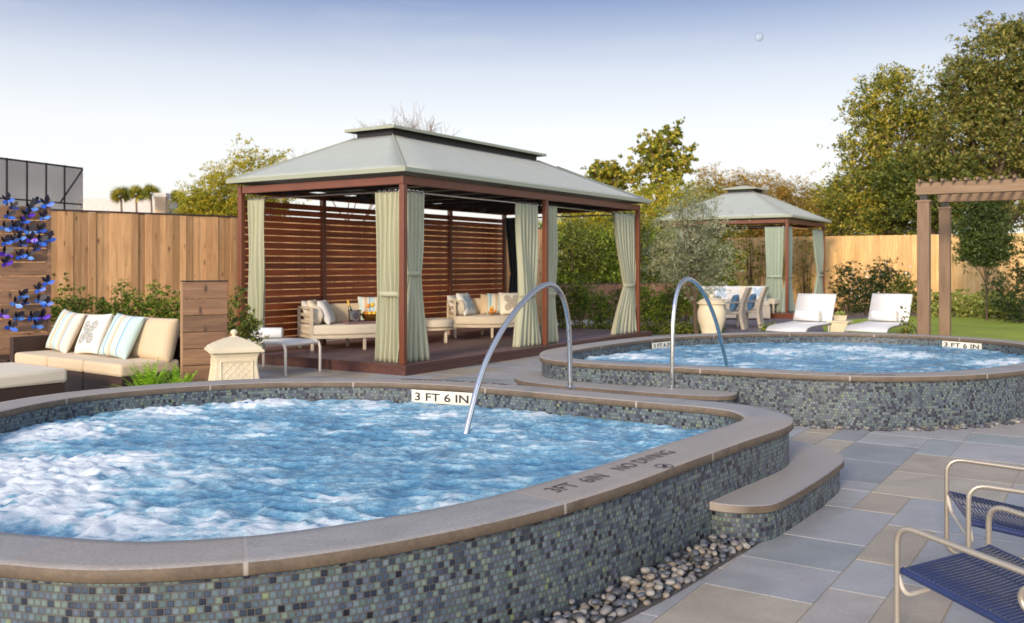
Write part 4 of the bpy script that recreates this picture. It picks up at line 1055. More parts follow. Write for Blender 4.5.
# olive tree and urn-side shrubs
d = 20.5; base = (X(697, d), d, 0)
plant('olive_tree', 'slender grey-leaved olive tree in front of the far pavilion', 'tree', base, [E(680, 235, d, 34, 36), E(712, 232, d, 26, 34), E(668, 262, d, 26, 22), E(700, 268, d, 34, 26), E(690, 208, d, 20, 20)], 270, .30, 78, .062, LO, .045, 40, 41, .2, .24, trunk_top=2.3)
# low shrubs before the low fence
ls = ['below the middle front post curtain', 'beside the middle front curtain', 'left of the far right curtain', 'behind the pinched right curtain', 'right of the pinched curtain', 'left of the farther handrail', 'behind the top of the farther handrail', 'left of the olive trunk', 'behind the olive trunk']
for k, px in enumerate((562, 580, 600, 622, 644, 660, 674, 688, 706)):
    d = 22.0 + .1 * k; base = (X(px, d), d, 0); zt_ = 1.22 + .15 * sin(k * 2.1)
    plant('low_shrub', 'dark green upright low shrub ' + ls[k], 'shrub', base, [(base[0], base[1], zt_ * .5, .27, .25, zt_ * .45)], 60, .19, 70, .06, LH if k % 3 else LG, .012, 0, 60 + k, .3, .3, group='low shrubs before the low fence', stems=9)
# tall hedge trees behind the low fence
ts = ['seen left of the middle front post', 'just right of the middle front post', 'filling the opening beside the right curtain', 'behind the pinched right curtain', 'left of the olive crown', 'behind the olive crown', 'between the olive crown and the far pavilion']
for k, (px, top, rx) in enumerate(((540, 222, 24), (574, 218, 28), (604, 226, 24), (632, 215, 24), (660, 220, 26), (688, 225, 24), (716, 230, 22))):
    d = 28.5 + .4 * k; base = (X(px, d), d, 0)
    plant('hedge_tree', 'tall bushy green hedge tree ' + ts[k], 'tree', base, [E(px, top + 34, d, rx, 34), E(px + 6, top + 64, d, rx, 30), E(px - 5, top + 15, d, rx * .6, 14)], 150, .42, 110, .08, LG if k % 2 else LH, .07, 8, 80 + k, .45, .4, group='tall hedge trees behind the low fence')
# golden trees behind them
gt = ['behind the right end of the pavilion roof', 'showing above the far right curtain', 'rising left of the far pavilion roof', 'behind the olive crown top']
for k, (px, top, rx, ry) in enumerate(((585, 190, 24, 30), (628, 196, 28, 34), (668, 175, 30, 40), (700, 188, 26, 36))):
    d = 36; base = (X(px, d), d, 0)
    plant('yellow_tree', 'yellow-green sunlit tree ' + gt[k], 'tree', base, [E(px, top + ry, d, rx, ry), E(px + 5, top + ry * 1.8, d, rx * 1.1, ry)], 150, .55, 150, .105, LY_ if k != 3 else LM, .1, 8, 100 + k, .45, .45, group='yellow-green trees beyond the hedge')
# magnolia crowns
d = 40; base = (X(666, d), d, 0)
plant('magnolia_tree', 'tall magnolia with open golden green crown above the hedge', 'tree', base, [E(664, 152, d, 25, 24), E(684, 168, d, 12, 16), E(654, 178, d, 20, 16), E(652, 140, d, 12, 12), E(672, 138, d, 12, 11)], 92, .40, 60, .20, LM, .14, 18, 120, .5, .5)
d = 42; base = (X(611, d), d, 0)
plant('magnolia_tree', 'smaller magnolia crown peeking over the pavilion roof slope', 'tree', base, [E(611, 173, d, 20, 13), E(600, 180, d, 12, 12), E(622, 182, d, 12, 12)], 60, .42, 56, .19, LM, .12, 10, 121, .5, .5)
# bronze trees behind far pavilion
bt = ['directly behind the far pavilion roof peak', 'left of the far pavilion roof peak', 'right of the far pavilion roof peak', 'above the far pavilion right eave', 'beside the big oak']
for k, (px, top, rx, ry) in enumerate(((742, 168, 28, 36), (715, 170, 24, 38), (775, 178, 26, 34), (800, 184, 24, 34), (830, 188, 26, 34))):
    d = 46 + k; base = (X(px, d), d, 0)
    plant('bronze_tree', 'feathery bronze autumn tree ' + bt[k], 'tree', base, [E(px, top + ry, d, rx, ry), E(px, top + ry * 1.7, d, rx * 1.1, ry * .8)], 230, .50, 170, .11, LB if k < 4 else LK, .12, 14, 130 + k, .35, .3, group='bronze trees behind the far pavilion')
# big trees at the right
d = 40; base = (X(893, d), d, 0)
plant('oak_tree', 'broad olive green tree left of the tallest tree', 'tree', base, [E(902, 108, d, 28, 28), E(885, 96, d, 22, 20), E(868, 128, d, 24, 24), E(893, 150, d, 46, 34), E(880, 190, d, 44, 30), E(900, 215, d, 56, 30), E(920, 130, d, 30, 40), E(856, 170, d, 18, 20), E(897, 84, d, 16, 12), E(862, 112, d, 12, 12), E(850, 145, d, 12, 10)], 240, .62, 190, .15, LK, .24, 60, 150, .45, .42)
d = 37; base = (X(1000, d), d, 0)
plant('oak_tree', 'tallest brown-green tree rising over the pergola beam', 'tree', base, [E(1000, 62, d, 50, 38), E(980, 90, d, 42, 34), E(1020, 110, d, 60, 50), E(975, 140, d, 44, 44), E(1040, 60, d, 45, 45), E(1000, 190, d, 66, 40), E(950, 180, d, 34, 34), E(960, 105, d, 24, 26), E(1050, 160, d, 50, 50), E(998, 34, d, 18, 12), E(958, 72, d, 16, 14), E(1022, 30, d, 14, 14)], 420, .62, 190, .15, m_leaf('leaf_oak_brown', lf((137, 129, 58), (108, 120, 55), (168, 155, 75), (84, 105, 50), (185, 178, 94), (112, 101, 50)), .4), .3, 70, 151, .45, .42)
d = 38; base = (X(940, d), d, 0)
plant('oak_tree', 'lower bushy tree filling the gap between the two big trees', 'tree', base, [E(930, 200, d, 50, 34), E(960, 170, d, 34, 34), E(905, 180, d, 34, 30)], 150, .62, 180, .14, LG, .2, 12, 152, .45, .42)
d = 44; base = (X(845, d), d, 0)
plant('oak_tree', 'low olive green tree mass left of the big trees', 'tree', base, [E(845, 205, d, 30, 26), E(860, 215, d, 34, 24)], 130, .6, 130, .12, LK, .15, 8, 153, .45, .42)
# young tree at the fence
d = 26.5; base = (X(987, d), d, 0)
plant('young_tree', 'young dark green tree with oval crown before the golden fence', 'tree', base, [E(985, 230, d, 23, 32), E(985, 250, d, 27, 16), E(984, 208, d, 14, 16)], 260, .32, 90, .09, LD2, .028, 22, 160, .3, .35, trunk_top=2.4)
d = 25.5; base = (X(1022, d), d, 0)
plant('round_shrub', 'dark rounded evergreen shrub at the right end of the golden fence', 'shrub', base, [(base[0], base[1], .85, .75, .6, .8)], 120, .25, 60, .07, LD, .02, 0, 161, .6, .4, stems=8)
vs_ = ['left of the second pergola post', 'just right of the second pergola post', 'left of the young tree', 'under the young tree', 'right of the young tree']
for k, px in enumerate((936, 962, 980, 998, 1014)):
    d = 29 - .45 * k; base = (X(px, d), d, 0)
    plant('variegated_shrub', 'pale variegated mounded shrub ' + vs_[k], 'shrub', base, [(base[0], base[1], .36, .48, .4, .36)], 60, .2, 44, .085, LV, .012, 0, 170 + k, .5, .45, group='variegated shrubs along the golden fence', stems=6)
rsn = ['nearest the far pavilion', 'behind the empty spot between the chaises', 'behind the right chaise', 'left of the first pergola post']
FLW = m_plain('petal_white', srgb(232, 222, 214), .7); FLP = m_plain('petal_violet', srgb(150, 140, 190), .7); FLO = m_plain('petal_orange', srgb(224, 160, 40), .7)
for k, (px, hpx) in enumerate(((846, 262), (868, 268), (886, 262), (905, 272))):
    d = 29.5 - .2 * k; base = (X(px, d), d, 0); zt_ = H + (HY - hpx) * d / FP
    o = plant('rose_bush', 'airy dark rose bush ' + rsn[k], 'shrub', base, [(base[0], base[1], zt_ * .52, .42, .35, zt_ * .5)], 110, .20, 40, .07, LD if k != 3 else LG, .012, 0, 180 + k, .3, .4, group='rose bushes before the golden fence', stems=12)
    rs = np.random.RandomState(k); pt = np.stack([rs.normal(0, .28, 40), rs.normal(-.2, .2, 40), rs.uniform(.6, zt_, 40)], 1)[:16]; leaf_obj('blossoms', leaves(pt, .07, k, .8), FLW, o)
# flower strip
rs = np.random.RandomState(5)
def strip(a, b, wd_, n, size, hgt, mat, name, label, seed):
    rs = np.random.RandomState(seed); a = np.array(a); b = np.array(b); u = rs.uniform(0, 1, n)[:, None]; d_ = (b - a) / np.linalg.norm(b - a); nn = np.array([-d_[1], d_[0]])
    p = a + (b - a) * u + nn * rs.normal(0, wd_, n)[:, None]; z = np.abs(rs.normal(0, hgt, n)); pts = np.column_stack([p, z + .02]); o = leaf_obj(name, leaves(pts, size, seed, .6), mat); return tag(o, label, kind='stuff')
fa_ = (12.4, 31.3); fb_ = (23, 24.2)
strip(fa_, fb_, .22, 5000, .07, .12, LG, 'ground_cover', 'dark green bedding plants in the strip by the garden path', 1)
strip(fa_, fb_, .22, 1100, .06, .16, FLP, 'flowers', 'pale violet bedding flowers in the strip by the garden path', 2)
strip((11.0, 31.6), (13, 30.9), .3, 1500, .07, .1, LG, 'ground_cover', 'green bedding plants beside the far pavilion deck', 3)
strip((X(902, 15.2), 15.2), (X(911, 15.3), 15.3), .05, 1600, .05, .27, LG, 'ground_cover', 'green stems of the orange flower patch at the pergola foot', 4)
strip((X(902, 15.2), 15.2), (X(911, 15.3), 15.3), .04, 110, .045, .30, FLO, 'flowers', 'orange flowers at the foot of the first pergola post', 5)
strip((X(560, 21.3), 21.3), (X(720, 21.8), 21.8), .25, 9000, .06, .09, LG, 'ground_cover', 'low green ground cover beneath the low shrubs', 6)
strip((X(764, 22.2), 22.2), (X(778, 22.3), 22.3), .12, 300, .06, .10, LH, 'ground_cover', 'small green plant tufts before the woven dining chairs', 7)
# climbing growth on golden fence behind the far pavilion
for k, (px, lab) in enumerate(((752, 'seen left of the far front curtain'), (806, 'seen between the far pavilion curtains'), (842, 'right of the far pavilion'), (775, 'behind the far front curtain'))):
    d = 33.4; base = (X(px, d), d, 0)
    plant('climbing_shrub', 'sparse twiggy climber on the golden fence ' + lab, 'shrub', base, [E(px, 262, d, 14, 40)], 60, .32, 18, .09, LK, .02, 0, 200 + k, .2, .35, group='climbers on the golden fence', stems=12)

# bamboo / yellow trees behind left fence, palms, bare tree
bl = ['leftmost and lowest of the bamboo', 'second clump of the bamboo from the left', 'tallest clump of the bamboo', 'right clump of the bamboo beside the roof']
for k, (px, top, rx, ry) in enumerate(((196, 182, 14, 24), (218, 162, 18, 32), (244, 148, 20, 36), (274, 150, 20, 32))):
    d = 23 + .3 * k; base = (X(px, d), d, 0)
    plant('bamboo', 'yellow-green feathery bamboo behind the brown fence, ' + bl[k], 'bamboo', base, [E(px, top + ry, d, rx, ry), E(px - 2, top + ry * 2, d, rx * 1.1, ry)], 150, .32, 80, .095, LY_, .025, 0, 210 + k, .35, .22, group='bamboo behind the brown fence', stems=24)
def palm(base, hgt, seed, label, s=1.0):
    t = thing('palm_tree', label, 'palm tree', base, 0, 'palms beyond the brown fence'); rs = random.Random(seed); V_ = []
    for k in range(60):
        a = rs.uniform(0, 2 * pi); el = math.asin(rs.uniform(-.45, 1)); l = 1.3 * s * rs.uniform(.55, 1.2); dr = Vector((cos(a) * cos(el), sin(a) * cos(el), sin(el))); c = Vector((0, 0, hgt)) + dr * l * .22
        side = dr.cross(Vector((rs.uniform(-1, 1), rs.uniform(-1, 1), rs.uniform(-1, 1)))).normalized(); upv = side.cross(dr)
        for q in range(9):
            an = (q - 4) * .32; e2 = (dr * cos(an) + side * sin(an)).normalized(); tip = c + e2 * l * .5 - Vector((0, 0, .05 * l)); w_ = upv.cross(e2).normalized() * .035 * s
            V_ += [tuple(c - w_), tuple(c.lerp(tip, .5) - w_ * 1.4), tuple(tip), tuple(c + w_)]
    leaf_obj('crown', np.array(V_), LK, t); MB().tube([(0, 0, -.1), (.1, 0, hgt * .5), (0, 0, hgt)], [.12 * s, .10 * s, .08 * s], 8).build('trunk', M['twig'], t, smooth=True)
for k, (px, py, lab) in enumerate(((121, 194, 'leftmost fan palm above the solar roof'), (136, 193, 'second fan palm above the solar roof'), (151, 192, 'third fan palm beside the beige tower'), (178, 196, 'fan palm between the beige tower and bamboo'))):
    d = 52 + k * 2; q = D(px, py, d); palm((q[0], q[1], 0), q[2] - .1, k, lab, .72)
def bare(base, hgt, seed, label, spread=.5, r0=.12, lv=6):
    t = thing('bare_tree', label, 'tree', base, 0, 'bare trees behind the large pavilion'); rs = random.Random(seed); m = MB()
    tw = MB()
    def br(p, d_, l, r, n_):
        q = p + d_ * l + Vector((rs.uniform(-1, 1), rs.uniform(-1, 1), 0)) * l * .1; (m if n_ > 3 else tw).tube([p, p.lerp(q, .5) + Vector((rs.uniform(-1, 1), rs.uniform(-1, 1), 0)) * l * .05, q], [r, r * .85, r * .65], 5 if n_ > 3 else 3, cap=False)
        if n_ == 0: return
        for k in range(rs.choice((2, 3, 3))):
            dd = (d_ + Vector((rs.uniform(-1, 1), rs.uniform(-1, 1), rs.uniform(-.25, .7))) * spread).normalized(); br(q, dd, l * rs.uniform(.62, .85), max(r * .55, .006), n_ - 1)
    br(Vector((0, 0, -.05)), Vector((0, 0, 1)), hgt * .30, r0, lv)
    m.build('trunk', M['twig'], t); tw.build('crown', M['twig'], t)
d = 34; bare((X(412, d), d, 0), 7.0, 3, 'leafless twiggy tree top showing over the pavilion roof peak', .75, .13); bare((X(352, d), d, 0), 6.3, 9, 'fainter leafless twigs left of the pavilion roof peak', .75, .1)
d = 60; bare((X(802, d), d, 0), 7.0, 14, 'leafless twigs above the bronze trees near the far pavilion', .6, .1, 5)

# far building with solar roof and beige tower
q0 = D(84, 213, 60)
t = thing('building', 'low white building with blue solar panels beyond the brown fence', 'building', (X(126, 60), 62, 0)); k = 60 / FP
MB().box(-.2, 0, (H + (HY - 199) * k) / 2, 84 * k, 5, H + (HY - 199) * k).build('wall', M['stucco'], t)
MB().box(.5, -.5, H + (HY - 206) * k, 66 * k, 3.2, .12, (radians(14), radians(4), 0)).build('roof', M['concrete'], t)
MB().box(.3, -.7, H + (HY - 205.3) * k, 52 * k, 2.2, .06, (radians(14), radians(4), 0)).build('solar_panels', m_plain('solar', srgb(52, 62, 100), .25), t)
t = thing('tower', 'short beige tower behind the brown fence', 'tower', (X(162, 56), 56, 0)); MB().box(0, 0, 2.8, .62, .62, 5.7).build('shaft', m_plain('tower_plaster', srgb(206, 176, 142), .9), t); MB().box(0, 0, 5.75, .75, .75, .25).build('cap', M['stucco'], t)

# ---------------------------------------------------------------- left lounge area
M['wicker'] = None
def m_wicker(name, c):
    m = NT(name); v = m.coord('Object'); wv = m.n('ShaderNodeTexWave', wave_type='BANDS', bands_direction='Z'); wv.inputs['Scale'].default_value = 22; wv.inputs['Distortion'].default_value = 1.5; m.l(v, wv.inputs['Vector'])
    wx = m.n('ShaderNodeTexWave', wave_type='BANDS', bands_direction='DIAGONAL'); wx.inputs['Scale'].default_value = 18; m.l(v, wx.inputs['Vector'])
    f = m.math('MULTIPLY', wv.outputs['Fac'], wx.outputs['Fac']); m.set(Base_Color=m.ramp(f, [(0, sc(c, .45)), (.6, sc(c, 1.3))]), Roughness=.5); m.bump(f, .8, .006); return m.m
M['wicker'] = m_wicker('dark_wicker', srgb(70, 48, 36)); M['greige'] = m_wicker('greige_wicker', srgb(224, 208, 186))
def pillow(label, loc, size, yaw, lean, mat, th=.16, group=None, roll=0, front=None):
    """pillow standing on its edge at loc (bottom centre), facing yaw (direction its face looks), leaning back by lean"""
    t = thing('throw_pillow', label, 'pillow', loc, yaw, group)
    L_, W_ = size; R_ = Matrix.Rotation(roll, 3, 'Y')
    # local: face looks along -y ; upright
    Rm = Matrix.Rotation(-lean, 3, 'X') @ R_ @ Matrix.Rotation(radians(90), 3, 'X')
    hgt = W_ / 2 * cos(lean) * (1 + .12 * abs(sin(roll)))
    m = MB().cushion(L_, W_, th, (0, W_ / 2 * sin(lean), hgt), None)
    m = MB().cushion(L_, W_, th, (0, 0, 0), None, 14, 4, .06)
    o = m.build('cover', M[mat] if isinstance(mat, str) else mat, t, smooth=True, ang=180)
    o.rotation_euler = Rm.to_euler(); o.location = (0, W_ / 2 * sin(lean), hgt)
    return t
def m_stripes(name, stops):
    m = NT(name); v = m.coord('Object'); sp = m.n('ShaderNodeSeparateXYZ'); m.l(v, sp.inputs[0]); f = m.math('ADD', m.math('MULTIPLY', sp.outputs[0], 2.0), .5)
    c = m.ramp(f, stops, 'CONSTANT'); m.set(Base_Color=c, Roughness=.9); m.bump(m.noise(v, 260, 2), .3, .002); return m.m
cr_ = srgb(224, 214, 194); aq = srgb(184, 206, 202); tn = srgb(204, 180, 152); bl_ = srgb(122, 170, 200)
ST = m_stripes('stripe_aqua_tan', [(0, cr_), (.08, aq), (.2, cr_), (.26, tn), (.36, cr_), (.42, bl_), (.46, aq), (.62, cr_), (.68, tn), (.8, bl_), (.84, cr_)])
ST2 = m_stripes('stripe_blue', [(0, aq), (.18, bl_), (.24, cr_), (.4, tn), (.5, aq), (.66, cr_), (.74, bl_), (.8, aq)])
def m_motif(name, bgc, fg):
    """four-lobed butterfly motif woven on the cover"""
    m = NT(name); v = m.coord('Object'); sp = m.n('ShaderNodeSeparateXYZ'); m.l(v, sp.inputs[0])
    x = m.math('ABSOLUTE', sp.outputs[0]); y = sp.outputs[1]
    r = m.math('SQRT', m.math('ADD', m.math('MULTIPLY', x, x), m.math('MULTIPLY', y, y))); a = m.math('ARCTAN2', y, x)
    lob = m.math('ADD', .08, m.math('MULTIPLY', m.math('ABSOLUTE', m.math('SINE', m.math('MULTIPLY', a, 2.0))), .12))
    e = m.math('SUBTRACT', lob, r); k = m.ramp(e, [(0, G(0)), (.004, G(1))]); tex = m.noise(v, 40, 4); c = m.mix(m.math('MULTIPLY', k, m.ramp(tex, [(.4, G(.55)), (.55, G(1))])), bgc, fg)
    m.set(Base_Color=c, Roughness=.9); return m.m
BU = m_motif('butterfly_motif', srgb(232, 228, 216), srgb(150, 150, 144)); BUT = m_motif('butterfly_motif_tan', srgb(236, 228, 208), srgb(168, 158, 136))
BLP = m_motif('blue_motif', srgb(224, 226, 222), srgb(156, 180, 198))

SX = Vector((.80, -.60)); SY = Vector((.60, .80))
so0 = Vector((X(14.6, 12.1), 12.1)); sang = atan2(SX.y, SX.x); sofaL = 2.50
t = thing('sofa', 'dark wicker sofa with tan cushions beside the butterfly wall', 'sofa', (so0.x, so0.y, 0), sang)
for a, b in ((0, .83), (.835, 1.665), (1.67, 2.50)): MB().box((a + b) / 2, .39, .155, b - a - .006, .78, .27).build('base', M['wicker'], t, bevel=.01)
MB().box(sofaL / 2, .82, .36, sofaL, .08, .68).build('backrest_frame', M['wicker'], t, bevel=.01)
MB().box(-.05, .41, .32, .10, .86, .62).build('arm', M['wicker'], t, bevel=.012)
for a, b in ((0, .83), (.835, 1.665), (1.67, 2.5)):
    MB().box((a + b) / 2, .37, .365, b - a - .008, .77, .15).build('seat_cushion', M['tanfab'], t, bevel=.04, seg=4, smooth=True, ang=70)
    pp_ = [(a + .03, .0, .415), (b - .03, .0, .415), (b - .012, .03, .415), (b - .012, .72, .415), (a + .012, .72, .415), (a + .012, .03, .415)]; MB().tube(pp_, .006, 6, closed=True).build('piping', M['tanfab'], t, smooth=True)
    Rb = Matrix.Rotation(radians(76), 3, 'X'); MB().cushion(b - a + .01, .52, .22, ((a + b) / 2, .66, .67), Rb, 14, 7, .02).build('back_cushion', M['tanfab'], t, smooth=True, ang=180)
for x in (.1, 1.25, 2.4):
    for y in (.08, .7): MB().box(x, y, .012, .05, .05, .03).build('foot', M['black'], t)
def sof(x, y, z=.445): p = so0 + SX * x + SY * y; return (p.x, p.y, z)
pillow('aqua and tan striped pillow on the sofa nearest the butterfly wall', sof(.40, .34), (.56, .56), sang, .42, ST, roll=.10)
pillow('white pillow with grey butterfly motif in the sofa middle', sof(1.06, .36), (.52, .54), sang, .42, BU, roll=-.06)
pillow('wide blue and tan striped pillow at the sofa right', sof(1.72, .34), (.62, .56), sang, .44, ST2, roll=.05)
# ottoman in front
oc = Vector((X(66, 10.2), 10.2)); t = thing('ottoman', 'large square dark wicker ottoman with cream cushion at the left edge', 'ottoman', (oc.x, oc.y, 0), sang)
MB().box(-.62, -.36, .15, 1.2, .72, .26).build('base', M['wicker'], t, bevel=.01); MB().box(-.62, -.36, .36, 1.24, .77, .15).build('cushion', M['cream'], t, bevel=.04, seg=4, smooth=True, ang=70)
for x in (-1.15, -.08):
    for y in (-.66, -.06): MB().box(x, y, .012, .05, .05, .03).build('foot', M['black'], t)
# rear-left corner seat against the plank wall
q = so0 + SX * (-.95) + SY * .05
t = thing('side_bench', 'low dark wicker bench under the plank wall at the left edge', 'bench', (q.x, q.y, 0), sang)
MB().box(.35, .35, .16, .78, .8, .28).build('base', M['wicker'], t, bevel=.01); MB().box(.35, .35, .315, .80, .82, .03).build('top', M['wicker'], t, bevel=.01)
# privacy panel
pa = Vector((X(183, 10.9), 10.9)); pb = Vector((X(228.5, 11.1), 11.1)); pdv = pb - pa; L = pdv.length
t = thing('privacy_panel', 'short grey-brown plank privacy panel between the sofa and cast stone urn', 'panel', (pa.x, pa.y, 0), atan2(pdv.y, pdv.x) + .12)
m = MB(); z = .0
for k in range(7): m.box(L / 2, .045, z + .095, L, .085, .188); z += .195
m.build('planks', M['plank'], t, bevel=.003, seg=1); MB().box(L / 2, .045, 1.372, L + .012, .10, .016).build('cap', M['black'], t)
MB().box(-.006, .045, .68, .014, .086, 1.36).build('lit_end', m_wood('lit_end_wood', srgb(150, 116, 84), srgb(190, 154, 116), 'z', .7, 6, False, .1), t)  # panel's left edge painted paler for the light from the left

# cast stone urns ---------------------------------------
d = 10.4; t = thing('urn', 'square cast stone planter urn with lattice sides and pyramid lid', 'urn', (X(234, d), d, 0), radians(24))
hw = .235
prof = [(.30, 0), (.30, .05), (.27, .08), (.262, .14), (.245, .28), (.225, .40), (.215, .48), (.225, .56), (.245, .60)]
def sq(m, prof): 
    base = len(m.v)
    for r, z in prof:
        for a, b in ((-1, -1), (1, -1), (1, 1), (-1, 1)): m.v.append((a * r, b * r, z))
    for i in range(len(prof) - 1):
        for k in range(4): m.f.append((base + i * 4 + k, base + i * 4 + (k + 1) % 4, base + (i + 1) * 4 + (k + 1) % 4, base + (i + 1) * 4 + k)); m.mi.append(0)
    m.f.append(tuple(base + (len(prof) - 1) * 4 + k for k in range(4))); m.mi.append(0); m.f.append((base + 3, base + 2, base + 1, base)); m.mi.append(0); return m
sq(MB(), prof).build('body', M['caststone'], t, bevel=.008)
lid = sq(MB(), [(.255, .603), (.285, .612), (.285, .635), (.262, .650), (.262, .662), (.20, .70), (.10, .748), (.05, .765), (.035, .775)]).build('lid', M['caststone'], t, bevel=.004)
MB().lathe([(.028, .765), (.02, .785), (.034, .80), (.04, .82), (.028, .843), (.008, .85)], 14).build('finial', M['caststone'], lid, smooth=True)
def rad(z): return float(np.interp(z, [p[1] for p in prof], [p[0] for p in prof]))
for fc in range(4):
    m = MB(); Rz = Matrix.Rotation(fc * pi / 2, 3, 'Z')
    def seg(a, b, w_=.011):
        pts = []
        for q in np.linspace(0, 1, 7):
            x = a[0] + (b[0] - a[0]) * q; z = a[1] + (b[1] - a[1]) * q; pts.append(Rz @ Vector((x, -rad(z) - .001, z)))
        m.tube(pts, w_, 5)
    x0, x1, z0, z1 = -.165, .165, .12, .52
    for a, b in (((x0, z0), (x1, z0)), ((x1, z0), (x1, z1)), ((x1, z1), (x0, z1)), ((x0, z1), (x0, z0))): seg(a, b, .012)
    for k in range(-4, 8):
        for sg in (1, -1):
            pts = []
            xa = x0 + k * .08; 
            for q in np.linspace(0, 1, 30):
                x = xa + q * .40; z = z0 + q * .40
                xx = x if sg == 1 else -x
                if x0 <= xx <= x1 and z0 <= z <= z1: pts.append((xx, z))
            if len(pts) > 3: seg(pts[0], pts[-1], .006)
    m.build('lattice_panel', M['caststone'], t, smooth=True)
def round_urn(label, px, d):
    t = thing('urn', label, 'urn', (X(px, d), d, 0))
    MB().lathe([(.27, 0), (.27, .08), (.22, .11), (.20, .16), (.235, .30), (.285, .45), (.29, .60), (.26, .70), (.25, .74), (.30, .77), (.30, .80)], 28).build('body', M['caststone'], t, smooth=True)
    l = MB().lathe([(.26, .803), (.265, .83), (.16, .88), (.05, .905)], 28).build('lid', M['caststone'], t, smooth=True); MB().lathe([(.04, .9), (.055, .93), (.03, .965), (.005, .97)], 14).build('finial', M['caststone'], l, smooth=True)
round_urn('round cast stone urn with lid beside the olive trunk', 711.5, 19.5)

# sling ottoman end of the chaise with towel
lx = P(285.5, 376, 0); rx_ = P(320, 371.5, 0); a = Vector(lx); b = Vector(rx_); ax = (b - a).normalized(); t = thing('chaise_lounge', 'pale sling chaise end with rolled towel beside the cast stone urn', 'chaise lounge', (a.x, a.y, 0), atan2(ax.y, ax.x))
W_ = (b - a).length
for x in (0, W_):
    m = MB(); m.tube([(x, 0, 0), (x, .0, .36), (x, .02, .42), (x, .08, .455), (x, .5, .45), (x, 1.25, .44)], .02, 8); m.build('side_rail', M['lightmetal'], t, smooth=True)
    MB().tube([(x, 1.2, 0), (x, 1.2, .44)], .02, 8).build('leg', M['lightmetal'], t, smooth=True)
MB().tube([(0, .03, .43), (W_, .03, .43)], .016, 8).build('crossbar', M['lightmetal'], t, smooth=True)
m = MB(); vs = []; nn_ = 12
for i in range(nn_ + 1):
    for j in range(nn_ + 1): u, v = i / nn_, j / nn_; vs.append((W_ * u, .03 + 1.2 * v, .468 - .02 * sin(pi * u) + (-.03 if j == 0 else 0)))
m.add(vs, [(i * (nn_ + 1) + j, (i + 1) * (nn_ + 1) + j, (i + 1) * (nn_ + 1) + j + 1, i * (nn_ + 1) + j + 1) for i in range(nn_) for j in range(nn_)])
o = m.build('sling', M['white'], t, smooth=True); s3 = o.modifiers.new('thick', 'SOLIDIFY'); s3.thickness = .01
def towel(label, loc, L_, r, ang):
    t = thing('rolled_towel', label, 'towel', loc, ang); m = MB(); pts = []
    N_ = 40; prof2 = [(r * (1 - .018 * k) * 1, k) for k in range(1)]
    m.tube([(-L_ / 2, 0, r), (-L_ / 2 + .012, 0, r), (L_ / 2 - .012, 0, r), (L_ / 2, 0, r)], [r * .93, r, r, r * .93], 24); o = m.build('roll', M['sling'], t, smooth=True, ang=60)
    for sx in (-1, 1):
        sp_ = [(sx * (L_ / 2 + .002), cos(q) * r * (.1 + .82 * q / 14), r + sin(q) * r * (.1 + .82 * q / 14)) for q in np.linspace(0, 14, 60)]; MB().tube(sp_, .004, 5).build('edge_spiral', M['cream'], t)
tw = D(268, 334, 14.1); towel('white rolled towel on the sling chaise beside the cast stone urn', (tw[0], tw[1], .475), .42, .075, .05)

# ---------------------------------------------------------------- pavilion furniture
def daybed(label, loc, ang, Lx, Ly, bulge):
    t = thing('daybed', label, 'daybed', loc, ang); n = 16
    front = [(Lx * k / n, -bulge * sin(pi * k / n)) for k in range(n + 1)]; out = front + [(Lx, Ly), (0, Ly)]
    MB().prism(out, .20, .255).build('seat_frame', M['frame'], t, bevel=.004)
    ins_ = [(x * .985 + .0075 * Lx, y * .97 + .015) for x, y in out]
    MB().prism(ins_, .258, .42).build('mattress', M['cream'], t, bevel=.035, seg=4, smooth=True, ang=60)
    for (x, y) in ((.03, .02), (Lx - .03, .02), (.03, Ly - .03), (Lx - .03, Ly - .03), (Lx / 2, -bulge + .05), (Lx / 2, Ly - .05)): MB().box(x, y, .10, .045, .045, .20).build('leg', M['frame'], t, bevel=.004)
    for x in (.02, Lx - .02):
        m = MB()
        for y in (.02, Ly - .02): m.box(x, y, .46, .045, .045, .50)
        m.box(x, Ly / 2, .70, .045, Ly, .04)
        for z in (.36, .47, .58): m.box(x, Ly / 2, z, .02, Ly - .06, .05)
        m.build('arm_frame', M['frame'], t, bevel=.003)
    m = MB(); m.box(Lx / 2, Ly - .02, .70, Lx - .05, .045, .04)
    for z in (.36, .47, .58): m.box(Lx / 2, Ly - .02, z, Lx - .06, .02, .05)
    m.build('back_frame', M['frame'], t, bevel=.003)
    for x, lx_ in ((.15, 1),): MB().cushion(.16, Ly - .12, .34, (x, Ly / 2, .58), None, 14, 5, .03).build('bolster', M['cream'], t, smooth=True, ang=180)
    MB().cushion(Lx - .36, .16, .34, (Lx / 2 + .06, Ly - .13, .58), None, 14, 5, .02).build('back_bolster', M['tanfab'], t, smooth=True, ang=180)
    return t
DB = .152
a1 = radians(30); q1 = Vector((-3.30, 15.42)); ux = Vector((cos(a1), sin(a1))); uy = Vector((-sin(a1), cos(a1)))
daybed('cream slatted daybed with fruit tray behind the near corner curtain', (q1.x, q1.y, DB), a1, 1.75, .72, .20)
def b1(x, y, z=.575): p = q1 + ux * x + uy * y; return (p.x, p.y, z)
pillow('white pillow leaning deepest in the left corner of the near daybed', b1(.26, .56), (.42, .42), a1 + .9, .4, 'white')
pillow('off-white pillow second in the left stack of the near daybed', b1(.30, .34), (.44, .44), a1 + 1.0, .42, 'cream')
pillow('white pillow foremost in the left stack of the near daybed', b1(.44, .22), (.44, .44), a1 + 1.0, .45, 'white')
pillow('aqua striped pillow behind the fruit bowl on the near daybed', b1(1.22, .42), (.46, .46), a1 - .3, .3, ST)
